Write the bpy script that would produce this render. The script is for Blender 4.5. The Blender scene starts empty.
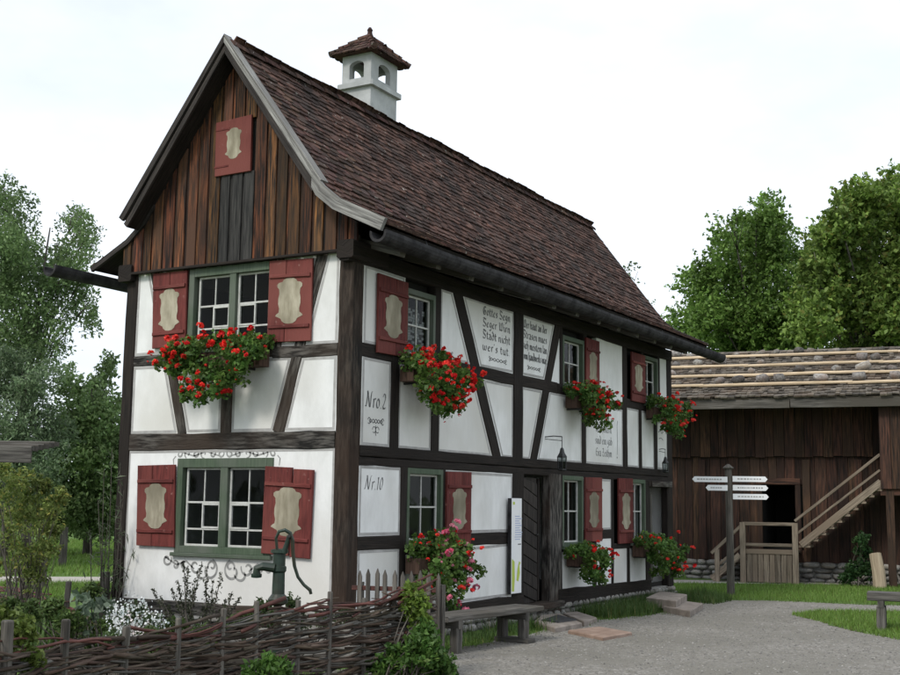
import bpy, math, random
import numpy as np
from mathutils import Vector, Matrix
random.seed(7); rng = np.random.default_rng(7)
SC = bpy.context.scene
COL = SC.collection
R = math.radians

# ------------------------------------------------------------------ camera
F_PX, YAW, PIT, ROL = 1208.67, 0.523082, 0.136735, 0.0134547
CAM = np.array([7.85112, -11.34901, 1.65])
_f = np.array([-math.sin(YAW)*math.cos(PIT), math.cos(YAW)*math.cos(PIT), math.sin(PIT)])
_r0 = np.array([math.cos(YAW), math.sin(YAW), 0.0]); _u0 = np.cross(_r0, _f)
_r = math.cos(ROL)*_r0 + math.sin(ROL)*_u0
_u = -math.sin(ROL)*_r0 + math.cos(ROL)*_u0
cd = bpy.data.cameras.new('camera'); cam = bpy.data.objects.new('camera', cd); COL.objects.link(cam)
cd.sensor_width = 36; cd.lens = F_PX/900*36; cd.clip_start = .1; cd.clip_end = 2000
cam.matrix_world = Matrix(((_r[0], _u[0], -_f[0], CAM[0]), (_r[1], _u[1], -_f[1], CAM[1]), (_r[2], _u[2], -_f[2], CAM[2]), (0, 0, 0, 1)))
SC.camera = cam
def ray(x, y): return _r*(x-450)/F_PX - _u*(y-337.5)/F_PX + _f
def at(x, y, axis, val):
    d = ray(x, y); return CAM + d*((val-CAM[axis])/d[axis])
def at_depth(x, y, dep): return CAM + ray(x, y)*dep
def G(x, y, d=0.): p = at(x, y, 1, -d); return (p[0], p[2])
def LW(x, y, d=0.): p = at(x, y, 0, d); return (p[1], p[2])
def GR(x, y, z=0.): return at(x, y, 2, z)

# ------------------------------------------------------------------ world, sun, exposure
SUN_EL, SUN_AZ = R(42), R(261)      # azimuth: direction the sun stands in, counter-clockwise from +X
world = bpy.data.worlds.new('World'); SC.world = world; world.use_nodes = True
wn, wl = world.node_tree.nodes, world.node_tree.links
wn.clear()
sky = wn.new('ShaderNodeTexSky'); sky.sky_type = 'NISHITA'; sky.sun_disc = False
sky.sun_elevation = SUN_EL; sky.sun_rotation = R(90)-SUN_AZ
b1 = wn.new('ShaderNodeBackground'); b1.inputs[1].default_value = .12; wl.new(sky.outputs[0], b1.inputs[0])
tc = wn.new('ShaderNodeTexCoord')
mp = wn.new('ShaderNodeMapping'); mp.inputs[3].default_value = (1, 1, 2.2); mp.inputs[1].default_value = (2.473, -2.972, -2.948)
wl.new(tc.outputs['Generated'], mp.inputs[0])
ns = wn.new('ShaderNodeTexNoise'); ns.inputs['Scale'].default_value = 1.7; ns.inputs['Detail'].default_value = 6; ns.inputs['Roughness'].default_value = .55
wl.new(mp.outputs[0], ns.inputs[0])
cr = wn.new('ShaderNodeValToRGB'); cr.color_ramp.elements[0].position = .34; cr.color_ramp.elements[0].color = (.67, .67, .67, 1)
cr.color_ramp.elements[1].position = .56; cr.color_ramp.elements[1].color = (1, 1, 1, 1)
wl.new(ns.outputs[0], cr.inputs[0])
b2 = wn.new('ShaderNodeBackground'); b2.inputs[0].default_value = (.895, .955, 1.035, 1); b2.inputs[1].default_value = 1.19
mx = wn.new('ShaderNodeMixShader'); wl.new(cr.outputs[0], mx.inputs[0]); wl.new(b1.outputs[0], mx.inputs[1]); wl.new(b2.outputs[0], mx.inputs[2])
wo = wn.new('ShaderNodeOutputWorld'); wl.new(mx.outputs[0], wo.inputs[0])
sd = bpy.data.lights.new('sun', 'SUN'); sd.energy = 2.0; sd.angle = R(14); sd.color = (1, .955, .88)
sun = bpy.data.objects.new('sun', sd); COL.objects.link(sun)
sv = Vector((math.cos(SUN_AZ)*math.cos(SUN_EL), math.sin(SUN_AZ)*math.cos(SUN_EL), math.sin(SUN_EL)))
sun.rotation_euler = (-sv).to_track_quat('-Z', 'Y').to_euler(); sun.location = (-10, -20, 30)
SC.view_settings.view_transform = 'Standard'; SC.view_settings.look = 'None'
SC.view_settings.exposure = 0.06; SC.view_settings.gamma = 1

# ------------------------------------------------------------------ materials
MATS = {}
def mat(name, c1, c2=None, c3=None, scale=8, stretch=(1, 1, 1), coord='Object', rough=.8, bump=.0, bscale=None, detail=5,
        vary=.15, spec=.3, lo=.35, hi=.65, speck=None, dist=.01, hue=0, island=False):
    """noise blend of two or three colours, offset and brightness per object, optional light specks, fine relief"""
    if name in MATS: return MATS[name]
    m = bpy.data.materials.new(name); m.use_nodes = True; n, k = m.node_tree.nodes, m.node_tree.links
    bs = n['Principled BSDF']; bs.inputs['Roughness'].default_value = rough; bs.inputs['Specular IOR Level'].default_value = spec
    t = n.new('ShaderNodeTexCoord'); oi = n.new('ShaderNodeObjectInfo')
    ad = n.new('ShaderNodeVectorMath'); ad.operation = 'MULTIPLY_ADD'
    ad.inputs[1].default_value = (1, 1, 1)
    cx = n.new('ShaderNodeCombineXYZ')
    mm = n.new('ShaderNodeMath'); mm.operation = 'MULTIPLY'; mm.inputs[1].default_value = 37.; k.new(oi.outputs['Random'], mm.inputs[0])
    for i in range(3): k.new(mm.outputs[0], cx.inputs[i])
    k.new(t.outputs[coord], ad.inputs[0]); k.new(cx.outputs[0], ad.inputs[2])
    mp = n.new('ShaderNodeMapping'); mp.inputs[3].default_value = stretch; k.new(ad.outputs[0], mp.inputs[0])
    no = n.new('ShaderNodeTexNoise'); no.inputs['Scale'].default_value = scale; no.inputs['Detail'].default_value = detail; no.inputs['Roughness'].default_value = .6
    k.new(mp.outputs[0], no.inputs[0])
    cr = n.new('ShaderNodeValToRGB'); cr.color_ramp.elements[0].position = lo; cr.color_ramp.elements[1].position = hi
    cr.color_ramp.elements[0].color = (*c1, 1); cr.color_ramp.elements[1].color = (*(c2 or c1), 1)
    k.new(no.outputs[0], cr.inputs[0]); col = cr.outputs[0]
    if c3:
        n2 = n.new('ShaderNodeTexNoise'); n2.inputs['Scale'].default_value = scale*.22; n2.inputs['Detail'].default_value = 3; k.new(ad.outputs[0], n2.inputs[0])
        c2r = n.new('ShaderNodeValToRGB'); c2r.color_ramp.elements[0].position = .45; c2r.color_ramp.elements[1].position = .68; k.new(n2.outputs[0], c2r.inputs[0])
        mi = n.new('ShaderNodeMix'); mi.data_type = 'RGBA'; k.new(c2r.outputs[0], mi.inputs[0]); k.new(col, mi.inputs[6]); mi.inputs[7].default_value = (*c3, 1); col = mi.outputs[2]
    if speck:
        n3 = n.new('ShaderNodeTexNoise'); n3.inputs['Scale'].default_value = speck[1]; n3.inputs['Detail'].default_value = 2; k.new(ad.outputs[0], n3.inputs[0])
        c3r = n.new('ShaderNodeValToRGB'); c3r.color_ramp.elements[0].position = speck[2]; c3r.color_ramp.elements[1].position = speck[2]+(speck[3] if len(speck) > 3 else .04); k.new(n3.outputs[0], c3r.inputs[0])
        mi = n.new('ShaderNodeMix'); mi.data_type = 'RGBA'; k.new(c3r.outputs[0], mi.inputs[0]); k.new(col, mi.inputs[6]); mi.inputs[7].default_value = (*speck[0], 1); col = mi.outputs[2]
    hs = n.new('ShaderNodeHueSaturation')
    mr = n.new('ShaderNodeMapRange'); mr.inputs[3].default_value = 1-vary; mr.inputs[4].default_value = 1+vary; ge_ = n.new('ShaderNodeNewGeometry') if island else None; k.new(ge_.outputs['Random Per Island'] if island else oi.outputs['Random'], mr.inputs[0]); k.new(mr.outputs[0], hs.inputs['Value'])
    if hue:
        mh = n.new('ShaderNodeMapRange'); mh.inputs[3].default_value = .5-hue; mh.inputs[4].default_value = .5+hue
        fr = n.new('ShaderNodeMath'); fr.operation = 'FRACT'; k.new(mm.outputs[0], fr.inputs[0]); k.new(fr.outputs[0], mh.inputs[0]); k.new(mh.outputs[0], hs.inputs['Hue'])
    k.new(col, hs.inputs['Color']); k.new(hs.outputs[0], bs.inputs['Base Color'])
    if bump:
        nb = n.new('ShaderNodeTexNoise'); nb.inputs['Scale'].default_value = bscale or scale*2; nb.inputs['Detail'].default_value = 6; k.new(mp.outputs[0], nb.inputs[0])
        bp = n.new('ShaderNodeBump'); bp.inputs['Strength'].default_value = bump; bp.inputs['Distance'].default_value = dist
        k.new(nb.outputs[0], bp.inputs['Height']); k.new(bp.outputs[0], bs.inputs['Normal'])
    MATS[name] = m; return m
GRAIN = dict(coord='UV', stretch=(9, .5, 1))
M = {}
M['timber'] = mat('dark_timber', (.008, .006, .005), (.027, .020, .016), (.014, .010, .008), scale=5, bump=.9, bscale=9, rough=.85, **GRAIN)
M['timber_w'] = mat('weathered_timber', (.012, .011, .010), (.135, .125, .112), (.045, .032, .024), scale=3.4, bump=1., bscale=7, rough=.9, lo=.42, hi=.66, coord='UV', stretch=(8, 1.1, 1))
M['timber_c'] = mat('corner_timber', (.010, .009, .008), (.085, .068, .055), (.040, .024, .016), scale=3.4, bump=1., bscale=7, rough=.9, lo=.42, hi=.7, coord='UV', stretch=(8, 1., 1))
M['board'] = mat('gable_board', (.018, .011, .008), (.27, .102, .038), (.072, .038, .022), scale=4, bump=1., bscale=8, vary=.55, hue=.015, lo=.43, hi=.74, **GRAIN)
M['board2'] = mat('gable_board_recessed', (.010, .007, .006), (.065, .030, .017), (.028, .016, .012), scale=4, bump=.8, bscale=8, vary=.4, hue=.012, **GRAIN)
M['board_dk'] = mat('gable_board_black', (.010, .010, .010), (.05, .047, .044), scale=5, bump=.9, bscale=8, vary=.2, **GRAIN)
M['barge'] = mat('grey_barge_board', (.10, .095, .09), (.36, .35, .33), (.16, .15, .14), scale=4, bump=.8, bscale=8, **GRAIN)
M['barge_dk'] = mat('dark_barge_board', (.015, .012, .011), (.06, .05, .045), scale=4, bump=.8, bscale=8, **GRAIN)
M['plaster'] = mat('white_plaster', (.70, .70, .685), (.83, .83, .82), (.63, .615, .575), scale=2.6, stretch=(1.6, 1.6, .7), bump=.45, bscale=9, rough=.9, vary=.03, dist=.012)
M['band'] = mat('grey_band_paint', (.33, .32, .31), (.43, .42, .41), scale=9, rough=.9, vary=.08)
M['red'] = mat('oxblood_paint', (.075, .014, .012), (.150, .030, .026), (.185, .052, .042), scale=3.5, bump=.7, bscale=9, rough=.75, vary=.16, speck=((.22, .10, .085), 13, .68, .1), coord='UV', stretch=(8, .9, 1))
M['beige'] = mat('beige_paint', (.25, .22, .155), (.42, .38, .29), (.17, .15, .105), scale=6, stretch=(2, 2, .6), rough=.8, vary=.08, bump=.2)
M['green'] = mat('moss_green_paint', (.050, .076, .046), (.088, .122, .078), (.115, .130, .105), scale=6, rough=.6, vary=.08, bump=.25, **GRAIN)
M['white'] = mat('white_window_paint', (.45, .45, .42), (.60, .60, .57), scale=12, rough=.6, vary=.05)
M['tile'] = mat('clay_roof_tile', (.032, .019, .016), (.108, .058, .045), (.050, .036, .031), scale=9, bump=.6, bscale=40, vary=.55, hue=.02, rough=.88, spec=.15, speck=((.26, .24, .215), 15, .685))
M['tile_stuff'] = mat('clay_roof_tile_field', (.032, .019, .016), (.108, .058, .045), (.048, .035, .031), scale=9, bump=.6, bscale=30, vary=.55, island=True, rough=.88, spec=.15, speck=((.26, .24, .215), 12, .69))
M['gutter'] = mat('tarred_gutter', (.016, .015, .016), (.05, .048, .05), scale=6, rough=.8, spec=.15, bump=.6)
M['stone'] = mat('plinth_stone', (.13, .125, .115), (.34, .33, .31), (.20, .18, .15), scale=7, bump=.7, bscale=18, vary=.3, rough=.9)
M['mortar'] = mat('mortar', (.20, .19, .17), (.30, .29, .27), scale=14, bump=.6, rough=.95)
M['slab'] = mat('sandstone_slab', (.20, .17, .145), (.33, .285, .25), scale=6, bump=.4, bscale=25, vary=.15, rough=.9)
M['slab_red'] = mat('reddish_sandstone_slab', (.27, .185, .14), (.40, .29, .23), scale=6, bump=.4, bscale=25, rough=.9)
M['bench'] = mat('weathered_bench_wood', (.04, .037, .033), (.15, .14, .125), (.07, .062, .05), scale=4, bump=.7, bscale=9, vary=.15, **GRAIN)
M['rod'] = mat('hazel_rod', (.030, .022, .016), (.12, .092, .068), (.07, .042, .030), scale=7, bump=.4, vary=.5, hue=.02, rough=.8, coord='UV', stretch=(4, .8, 1))
M['rod_red'] = mat('reddish_willow_rod', (.05, .018, .014), (.13, .05, .04), scale=7, bump=.4, vary=.35, rough=.6, coord='UV', stretch=(4, .8, 1))
M['post'] = mat('grey_fence_post', (.045, .040, .034), (.16, .145, .125), scale=4, bump=.7, bscale=8, vary=.2, **GRAIN)
M['iron'] = mat('black_iron', (.012, .012, .012), (.03, .03, .03), scale=12, rough=.5, spec=.5)
M['pump'] = mat('green_pump_paint', (.008, .019, .013), (.020, .044, .029), (.040, .034, .020), scale=9, rough=.42, spec=.5, bump=.25, vary=0)
M['bwood'] = mat('barn_board', (.009, .006, .005), (.080, .038, .023), (.028, .016, .011), scale=4, bump=.7, bscale=8, vary=.45, hue=.012, **GRAIN)
M['bwood_gold'] = mat('pale_stair_wood', (.11, .085, .063), (.31, .25, .19), (.18, .137, .10), scale=4, bump=.5, bscale=8, vary=.2, **GRAIN)
M['bpole'] = mat('peeled_pole', (.46, .35, .22), (.70, .56, .39), scale=4, bump=.3, vary=.1, **GRAIN)
M['shingle'] = mat('grey_shingle', (.045, .038, .032), (.19, .165, .135), (.11, .08, .058), scale=7, bump=.8, bscale=14, vary=.5, island=True)
M['rock'] = mat('field_stone', (.10, .092, .085), (.30, .285, .265), (.17, .135, .11), scale=5, bump=.8, vary=.6, hue=.02, rough=.9)
M['signw'] = mat('white_sign', (.82, .83, .84), (.88, .88, .88), scale=3, rough=.4, vary=.02)
M['ink'] = mat('dark_ink_paint', (.07, .07, .07), (.22, .22, .22), scale=22, rough=.9)
M['inkgrey'] = mat('grey_scroll_paint', (.18, .18, .175), (.32, .32, .31), scale=14, rough=.9)
M['terracotta'] = mat('brown_box_wood', (.05, .028, .02), (.10, .06, .042), scale=5, bump=.5, **GRAIN)
M['dark'] = mat('dark_interior', (.012, .011, .010), (.02, .018, .016), scale=3, rough=.95)
M['chim'] = mat('grey_chimney_render', (.36, .37, .37), (.50, .51, .51), (.30, .31, .31), scale=4, bump=.35, bscale=25, vary=.03, rough=.9)
M['bark'] = mat('tree_bark', (.05, .043, .036), (.15, .135, .115), scale=6, stretch=(3, 3, .6), bump=.8, rough=.9)
M['log'] = mat('debarked_log', (.22, .17, .115), (.38, .31, .22), scale=4, bump=.5, **GRAIN)
M['doorwood'] = mat('dark_door_plank', (.014, .011, .010), (.055, .046, .040), scale=4, bump=.9, bscale=8, vary=.3, **GRAIN)
M['blue'] = mat('print_blue', (.45, .50, .68), rough=.4, vary=0); M['lime'] = mat('print_lime', (.48, .58, .10), rough=.4, vary=0)
M['mat'] = mat('door_mat_fibre', (.025, .025, .028), (.06, .06, .062), scale=40, bump=.6)
M['lace'] = mat('lace_cloth', (.62, .62, .60), rough=.9)

def glass_mat():
    m = bpy.data.materials.new('window_glass'); m.use_nodes = True; n, k = m.node_tree.nodes, m.node_tree.links
    n.remove(n['Principled BSDF']); o = n['Material Output']
    tr = n.new('ShaderNodeBsdfTransparent'); tr.inputs[0].default_value = (.55, .58, .58, 1)
    gl = n.new('ShaderNodeBsdfGlossy'); gl.inputs['Roughness'].default_value = .03; gl.inputs[0].default_value = (.9, .9, .9, 1)
    fr = n.new('ShaderNodeFresnel'); fr.inputs[0].default_value = 1.2
    t = n.new('ShaderNodeTexCoord'); no = n.new('ShaderNodeTexNoise'); no.inputs['Scale'].default_value = 5; k.new(t.outputs['Object'], no.inputs[0])
    bp = n.new('ShaderNodeBump'); bp.inputs['Strength'].default_value = .12; bp.inputs['Distance'].default_value = .02; k.new(no.outputs[0], bp.inputs['Height'])
    k.new(bp.outputs[0], gl.inputs['Normal'])
    mi = n.new('ShaderNodeMixShader'); k.new(fr.outputs[0], mi.inputs[0]); k.new(tr.outputs[0], mi.inputs[1]); k.new(gl.outputs[0], mi.inputs[2]); k.new(mi.outputs[0], o.inputs[0])
    return m
M['glass'] = glass_mat()

def leaf_mat(name, trans=.35, rough=.5):
    m = bpy.data.materials.new(name); m.use_nodes = True; n, k = m.node_tree.nodes, m.node_tree.links
    bs = n['Principled BSDF']; bs.inputs['Roughness'].default_value = rough; bs.inputs['Specular IOR Level'].default_value = .3
    a = n.new('ShaderNodeAttribute'); a.attribute_name = 'Col'; k.new(a.outputs['Color'], bs.inputs['Base Color'])
    t = n.new('ShaderNodeBsdfTranslucent'); k.new(a.outputs['Color'], t.inputs[0])
    mi = n.new('ShaderNodeMixShader'); mi.inputs[0].default_value = trans; k.new(bs.outputs[0], mi.inputs[1]); k.new(t.outputs[0], mi.inputs[2])
    k.new(mi.outputs[0], n['Material Output'].inputs[0]); return m
M['leaf'] = leaf_mat('leaf', .4); M['petal'] = leaf_mat('petal', .25, .6); M['grassblade'] = leaf_mat('grass_blade', .3, .6)

# ------------------------------------------------------------------ object helpers
OFF = {}
def tag(o, label=None, cat=None, group=None, kind=None):
    if label: o['label'] = label
    if cat: o['category'] = cat
    if group: o['group'] = group
    if kind: o['kind'] = kind
    return o
def thing(name, loc, label, cat, group=None):
    o = bpy.data.objects.new(name, None); COL.objects.link(o); o.location = loc; o.empty_display_size = .1
    OFF[o] = np.array(loc, float); return tag(o, label, cat, group)
def link(name, me, loc, parent=None, rot=None):
    o = bpy.data.objects.new(name, me); COL.objects.link(o)
    loc = np.array(loc, float); OFF[o] = loc
    if parent is not None:
        o.parent = parent; o.location = loc - OFF[parent]
    else: o.location = loc
    if rot is not None: o.rotation_mode = 'QUATERNION'; o.rotation_quaternion = rot
    return o
def mesh(name, v, f, m, uv=None, smooth=False):
    me = bpy.data.meshes.new(name); me.from_pydata([tuple(map(float, p)) for p in v], [], f); me.materials.append(m)
    if uv is not None:
        ul = me.uv_layers.new(name='UVMap'); ul.data.foreach_set('uv', np.array(uv, np.float32).ravel())
    if smooth: me.polygons.foreach_set('use_smooth', [True]*len(me.polygons))
    return me
def mk(name, geo, m, parent=None, smooth=False, origin=None):
    v, f = geo[0], geo[1]; uv = geo[2] if len(geo) > 2 else None
    v = np.array(v, float); c = v.mean(0) if origin is None else np.array(origin, float)
    return link(name, mesh(name, v-c, f, m, uv, smooth), c, parent)
def join(geos):
    V, Fc, U = [], [], []; ok = all(len(g) > 2 for g in geos); n = 0
    for g in geos:
        V += [tuple(p) for p in g[0]]; Fc += [[i+n for i in q] for q in g[1]]; n += len(g[0])
        if ok: U += list(g[2])
    return (V, Fc, U) if ok else (V, Fc)
def nrm(a): a = np.array(a, float); return a/max(1e-9, np.linalg.norm(a))

def loft(secs, closed=True, cap=True, vlen=None, uoff=0.):
    """stack of rings (lists of points, equal count) -> tube with uv: u round, v along (metres)"""
    n = len(secs[0]); V = [p for s in secs for p in s]; Fc = []; U = []
    cs = [np.mean(s, axis=0) for s in secs]; L = [0.]
    for i in range(1, len(cs)): L.append(L[-1]+np.linalg.norm(cs[i]-cs[i-1]))
    per = [0.]
    for j in range(n): per.append(per[-1]+np.linalg.norm(np.array(secs[0][(j+1) % n])-np.array(secs[0][j])))
    for i in range(len(secs)-1):
        for j in range(n if closed else n-1):
            a, b = i*n+j, i*n+(j+1) % n
            Fc.append([a, b, b+n, a+n]); U += [(per[j]+uoff, L[i]), (per[j+1]+uoff, L[i]), (per[j+1]+uoff, L[i+1]), (per[j]+uoff, L[i+1])]
    if cap:
        k = (len(secs)-1)*n
        Fc.append(list(range(n))[::-1]); U += [(per[j]*.3, per[j]*.1) for j in range(n)]
        Fc.append([k+j for j in range(n)]); U += [(per[j]*.3, per[j]*.1) for j in range(n)]
    return V, Fc, U
def tube(pts, rad, n=8, cap=True):
    pts = [np.array(p, float) for p in pts]; rad = rad if hasattr(rad, '__len__') else [rad]*len(pts); secs = []
    t0 = nrm(pts[1]-pts[0]); a = np.cross(t0, (0, 0, 1)); a = nrm(a) if np.linalg.norm(a) > .1 else nrm(np.cross(t0, (0, 1, 0)))
    for i, p in enumerate(pts):
        t = nrm(pts[min(i+1, len(pts)-1)]-pts[max(i-1, 0)]); a = nrm(a-t*np.dot(a, t)); b = np.cross(t, a)
        secs.append([p+rad[i]*(a*math.cos(2*math.pi*j/n)+b*math.sin(2*math.pi*j/n)) for j in range(n)])
    return loft(secs, cap=cap)
def beam(p0, p1, w, h, side, seg=1, jit=0., ch=.006):
    """squared timber from p0 to p1: w along 'side', h along the third axis; chamfered, optional waviness"""
    p0, p1 = np.array(p0, float), np.array(p1, float); t = nrm(p1-p0); s = nrm(np.array(side)-t*np.dot(side, t)); u = np.cross(t, s)
    secs = []
    for i in range(seg+1):
        c = p0+(p1-p0)*i/seg; dw = 1+random.uniform(-jit, jit); dh = 1+random.uniform(-jit, jit); o = (s*random.uniform(-jit, jit)*w+u*random.uniform(-jit, jit)*h)*.5
        a, b = w/2*dw, h/2*dh; q = min(ch, a*.4, b*.4)
        secs.append([c+o+s*x+u*y for x, y in ((-a+q, -b), (a-q, -b), (a, -b+q), (a, b-q), (a-q, b), (-a+q, b), (-a, b-q), (-a, -b+q))])
    return loft(secs)
def box(c, s): return beam(np.array(c)-(0, 0, s[2]/2), np.array(c)+(0, 0, s[2]/2), s[0], s[1], (1, 0, 0))
def lathe(prof, c, n=16, axis='z'):
    secs = [[np.array(c)+np.array((r*math.cos(2*math.pi*j/n), r*math.sin(2*math.pi*j/n), z)) for j in range(n)] for r, z in prof]
    return loft(secs)
def on(pl, u, z, d):
    return np.array((u, -d, z)) if pl == 'g' else np.array((d, u, z))
def area(p): return .5*sum(p[i][0]*p[(i+1) % len(p)][1]-p[(i+1) % len(p)][0]*p[i][1] for i in range(len(p)))
def ccw(p): p = [tuple(q) for q in p]; return p if area(p) > 0 else p[::-1]
def inset(p, c):
    """offset a convex ccw polygon inwards (c>0) or outwards (c<0)"""
    n = len(p); out = []
    for i in range(n):
        a, b, d = np.array(p[i-1]), np.array(p[i]), np.array(p[(i+1) % n])
        e1, e2 = nrm(b-a), nrm(d-b); n1, n2 = np.array((-e1[1], e1[0])), np.array((-e2[1], e2[0]))
        k = 1+np.dot(n1, n2); out.append(tuple(b+(n1+n2)*c/max(k, .3)))
    return out
def slab(pl, poly, d0, d1, ch=.004):
    """polygon in a wall plane with thickness, front edge chamfered"""
    p = ccw(poly); q = inset(p, ch); n = len(p)
    V = [on(pl, u, z, d0) for u, z in p]+[on(pl, u, z, d1-ch) for u, z in p]+[on(pl, u, z, d1) for u, z in q]
    Fc = [[i, (i+1) % n, n+(i+1) % n, n+i] for i in range(n)]+[[n+i, n+(i+1) % n, 2*n+(i+1) % n, 2*n+i] for i in range(n)]+[[2*n+i for i in range(n)], [i for i in range(n)][::-1]]
    U = [tuple(((V[i][0]+V[i][1]), V[i][2])) for fc in Fc for i in fc]
    return V, Fc, U
def ring(pl, poly, w, d0, d1):
    p = ccw(poly); q = inset(p, w); n = len(p)
    V = [on(pl, u, z, d0) for u, z in p]+[on(pl, u, z, d1) for u, z in p]+[on(pl, u, z, d1) for u, z in q]+[on(pl, u, z, d0) for u, z in q]
    Fc = []
    for k in range(3):
        Fc += [[k*n+i, k*n+(i+1) % n, (k+1)*n+(i+1) % n, (k+1)*n+i] for i in range(n)]
    return V, Fc
def wall_timber(pl, a, b, w, d0=-.11, d1=.016, jit=.05):
    """hand-hewn timber lying in a wall, centreline a-b in (u,z)"""
    p0, p1 = on(pl, *a, (d0+d1)/2), on(pl, *b, (d0+d1)/2); L = np.linalg.norm(p1-p0)
    side = nrm(np.cross(p1-p0, on(pl, 0, 0, 1)))
    return beam(p0, p1, w, d1-d0, side, seg=max(2, int(L/.35)), jit=jit, ch=.012)
def ribbon(pl, pts, w, d=.005, taper=False):
    """painted brush stroke, a few mm thick, in a wall plane"""
    pts = [np.array(p, float) for p in pts]; V = []; Fc = []; n = len(pts)
    for i, p in enumerate(pts):
        t = nrm(pts[min(i+1, n-1)]-pts[max(i-1, 0)]); nn = np.array((-t[1], t[0])); ww = w*(.45+.55*math.sin(math.pi*(i+.5)/n)) if taper else w
        for s in (-1, 1): q = p+nn*s*ww/2; V.append(on(pl, q[0], q[1], d))
    Fc = [[2*i, 2*i+1, 2*i+3, 2*i+2] for i in range(n-1)]
    return V, Fc
def rect(u0, u1, z0, z1): return [(u0, z0), (u1, z0), (u1, z1), (u0, z1)]

# blob of leaves: numpy quads with a colour per leaf
def leaf_mesh(name, pos, size, cols, m, up=.3, aspect=1.7, jit=.3, nrmdir=None, quad=True):
    n = len(pos); size = np.asarray(size)*np.ones(n)*(1+rng.uniform(-jit, jit, n))
    d = rng.normal(size=(n, 3)); d[:, 2] -= up*.6; d /= np.linalg.norm(d, axis=1)[:, None]
    nn = rng.normal(size=(n, 3)); nn[:, 2] += up*2
    if nrmdir is not None: nn += nrmdir
    s = np.cross(d, nn); s /= np.maximum(1e-6, np.linalg.norm(s, axis=1))[:, None]
    a = d*size[:, None]*.5; b = s*(size/aspect)[:, None]*.5
    fold = np.cross(s, d)*(size*.12)[:, None]
    V = np.stack([pos-a, pos+b+fold, pos+a, pos-b+fold], 1).reshape(-1, 3)
    me = bpy.data.meshes.new(name); me.vertices.add(4*n); me.vertices.foreach_set('co', V.astype(np.float32).ravel())
    me.loops.add(4*n); me.loops.foreach_set('vertex_index', np.arange(4*n, dtype=np.int32))
    me.polygons.add(n); me.polygons.foreach_set('loop_start', np.arange(0, 4*n, 4, dtype=np.int32))
    me.update(calc_edges=True); me.materials.append(m)
    ca = me.attributes.new('Col', 'FLOAT_COLOR', 'POINT')
    c4 = np.ones((n, 4), np.float32); c4[:, :3] = cols; ca.data.foreach_set('color', np.repeat(c4, 4, 0).ravel()); return me
def leaf_cols(n, c1, c2, odd=None, podd=.04):
    t = rng.random((n, 1)); c = np.array(c1)*(1-t)+np.array(c2)*t; c = c*rng.uniform(.75, 1.25, (n, 1))
    if odd is not None: k = rng.random(n) < podd; c[k] = np.array(odd)*rng.uniform(.7, 1.2, (k.sum(), 1))
    return c
def blob(name, centres, radii, per, size, c1, c2, parent=None, origin=None, odd=None, podd=.04, kind=None, up=.3, aspect=1.7, flat=1., mt=None):
    """leaves scattered round clump centres; clumps differ a little in tone"""
    centres = np.array(centres, float); radii = np.asarray(radii)*np.ones(len(centres)); P, C = [], []
    for c, r in zip(centres, radii):
        k = max(3, int(per*rng.uniform(.6, 1.4))); v = rng.normal(size=(k, 3)); v /= np.linalg.norm(v, axis=1)[:, None]
        v *= (rng.random((k, 1))**.5)*r; v[:, 2] *= flat; P.append(c+v); C.append(leaf_cols(k, c1, c2, odd, podd)*rng.uniform(.72, 1.28)*np.array((rng.uniform(.9, 1.12), 1, 1)))
    P = np.concatenate(P); C = np.clip(np.concatenate(C), 0, 1); o0 = np.array(origin if origin is not None else P.mean(0))
    o = link(name, leaf_mesh(name, P-o0, size, C, mt or M['leaf'], up, aspect), o0, parent)
    if kind: o['kind'] = kind
    return o

# ================================================================== ground
def sheet(name, pts, z, m, seg=.35, wob=.12, kind='structure'):
    """ground patch from an outline, edge subdivided and made ragged"""
    P = []
    for i in range(len(pts)):
        a, b = np.array(pts[i][:2], float), np.array(pts[(i+1) % len(pts)][:2], float); L = np.linalg.norm(b-a); k = max(1, int(L/seg))
        k = min(k, 80)
        t = nrm(b-a); q = np.array((-t[1], t[0]))
        for j in range(k): P.append(a+(b-a)*j/k+q*random.uniform(-wob, wob)*(1 if j else .3))
    V = [(p[0], p[1], z) for p in P]
    o = mk(name, (V, [list(range(len(V)))] if area(P) > 0 else [list(range(len(V)))[::-1]]), m, origin=(0, 0, 0)); tag(o, kind=kind); return o
M['lawn'] = mat('lawn', (.080, .150, .024), (.135, .225, .048), (.10, .175, .040), scale=2.2, bump=.9, bscale=60, rough=.9, vary=0, dist=.03, coord='Object')
M['gravel'] = mat('gravel', (.125, .116, .102), (.39, .368, .33), (.20, .185, .157), scale=34, bump=1., bscale=60, rough=.95, vary=0, dist=.016, detail=9, speck=((.20, .188, .16), .55, .42, .25))
M['soil'] = mat('garden_soil', (.025, .020, .014), (.06, .05, .035), scale=9, bump=1., bscale=20, rough=.95, vary=0, dist=.03)
M['pathm'] = mat('pale_path', (.34, .31, .275), (.46, .43, .39), scale=12, bump=.5, bscale=40, rough=.95, vary=0)
g = mk('ground', ([(-500, -300, 0), (500, -300, 0), (500, 900, 0), (-500, 900, 0)], [[0, 1, 2, 3]]), M['lawn'], origin=(0, 0, 0)); tag(g, kind='structure')
gp = [(.75, -2.0), (.75, 3.6), (.72, 5.3), (1.05, 6.4), (.95, 8.0), (.9, 9.3), GR(700, 599.5), GR(760, 600.5), GR(815, 602.5), GR(868, 605), GR(940, 606), (14, 12), (16, -14), (2, -14), (2.0, -6), (1.75, -2.0)]
sheet('gravel_yard', gp, .004, M['gravel'])
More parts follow.
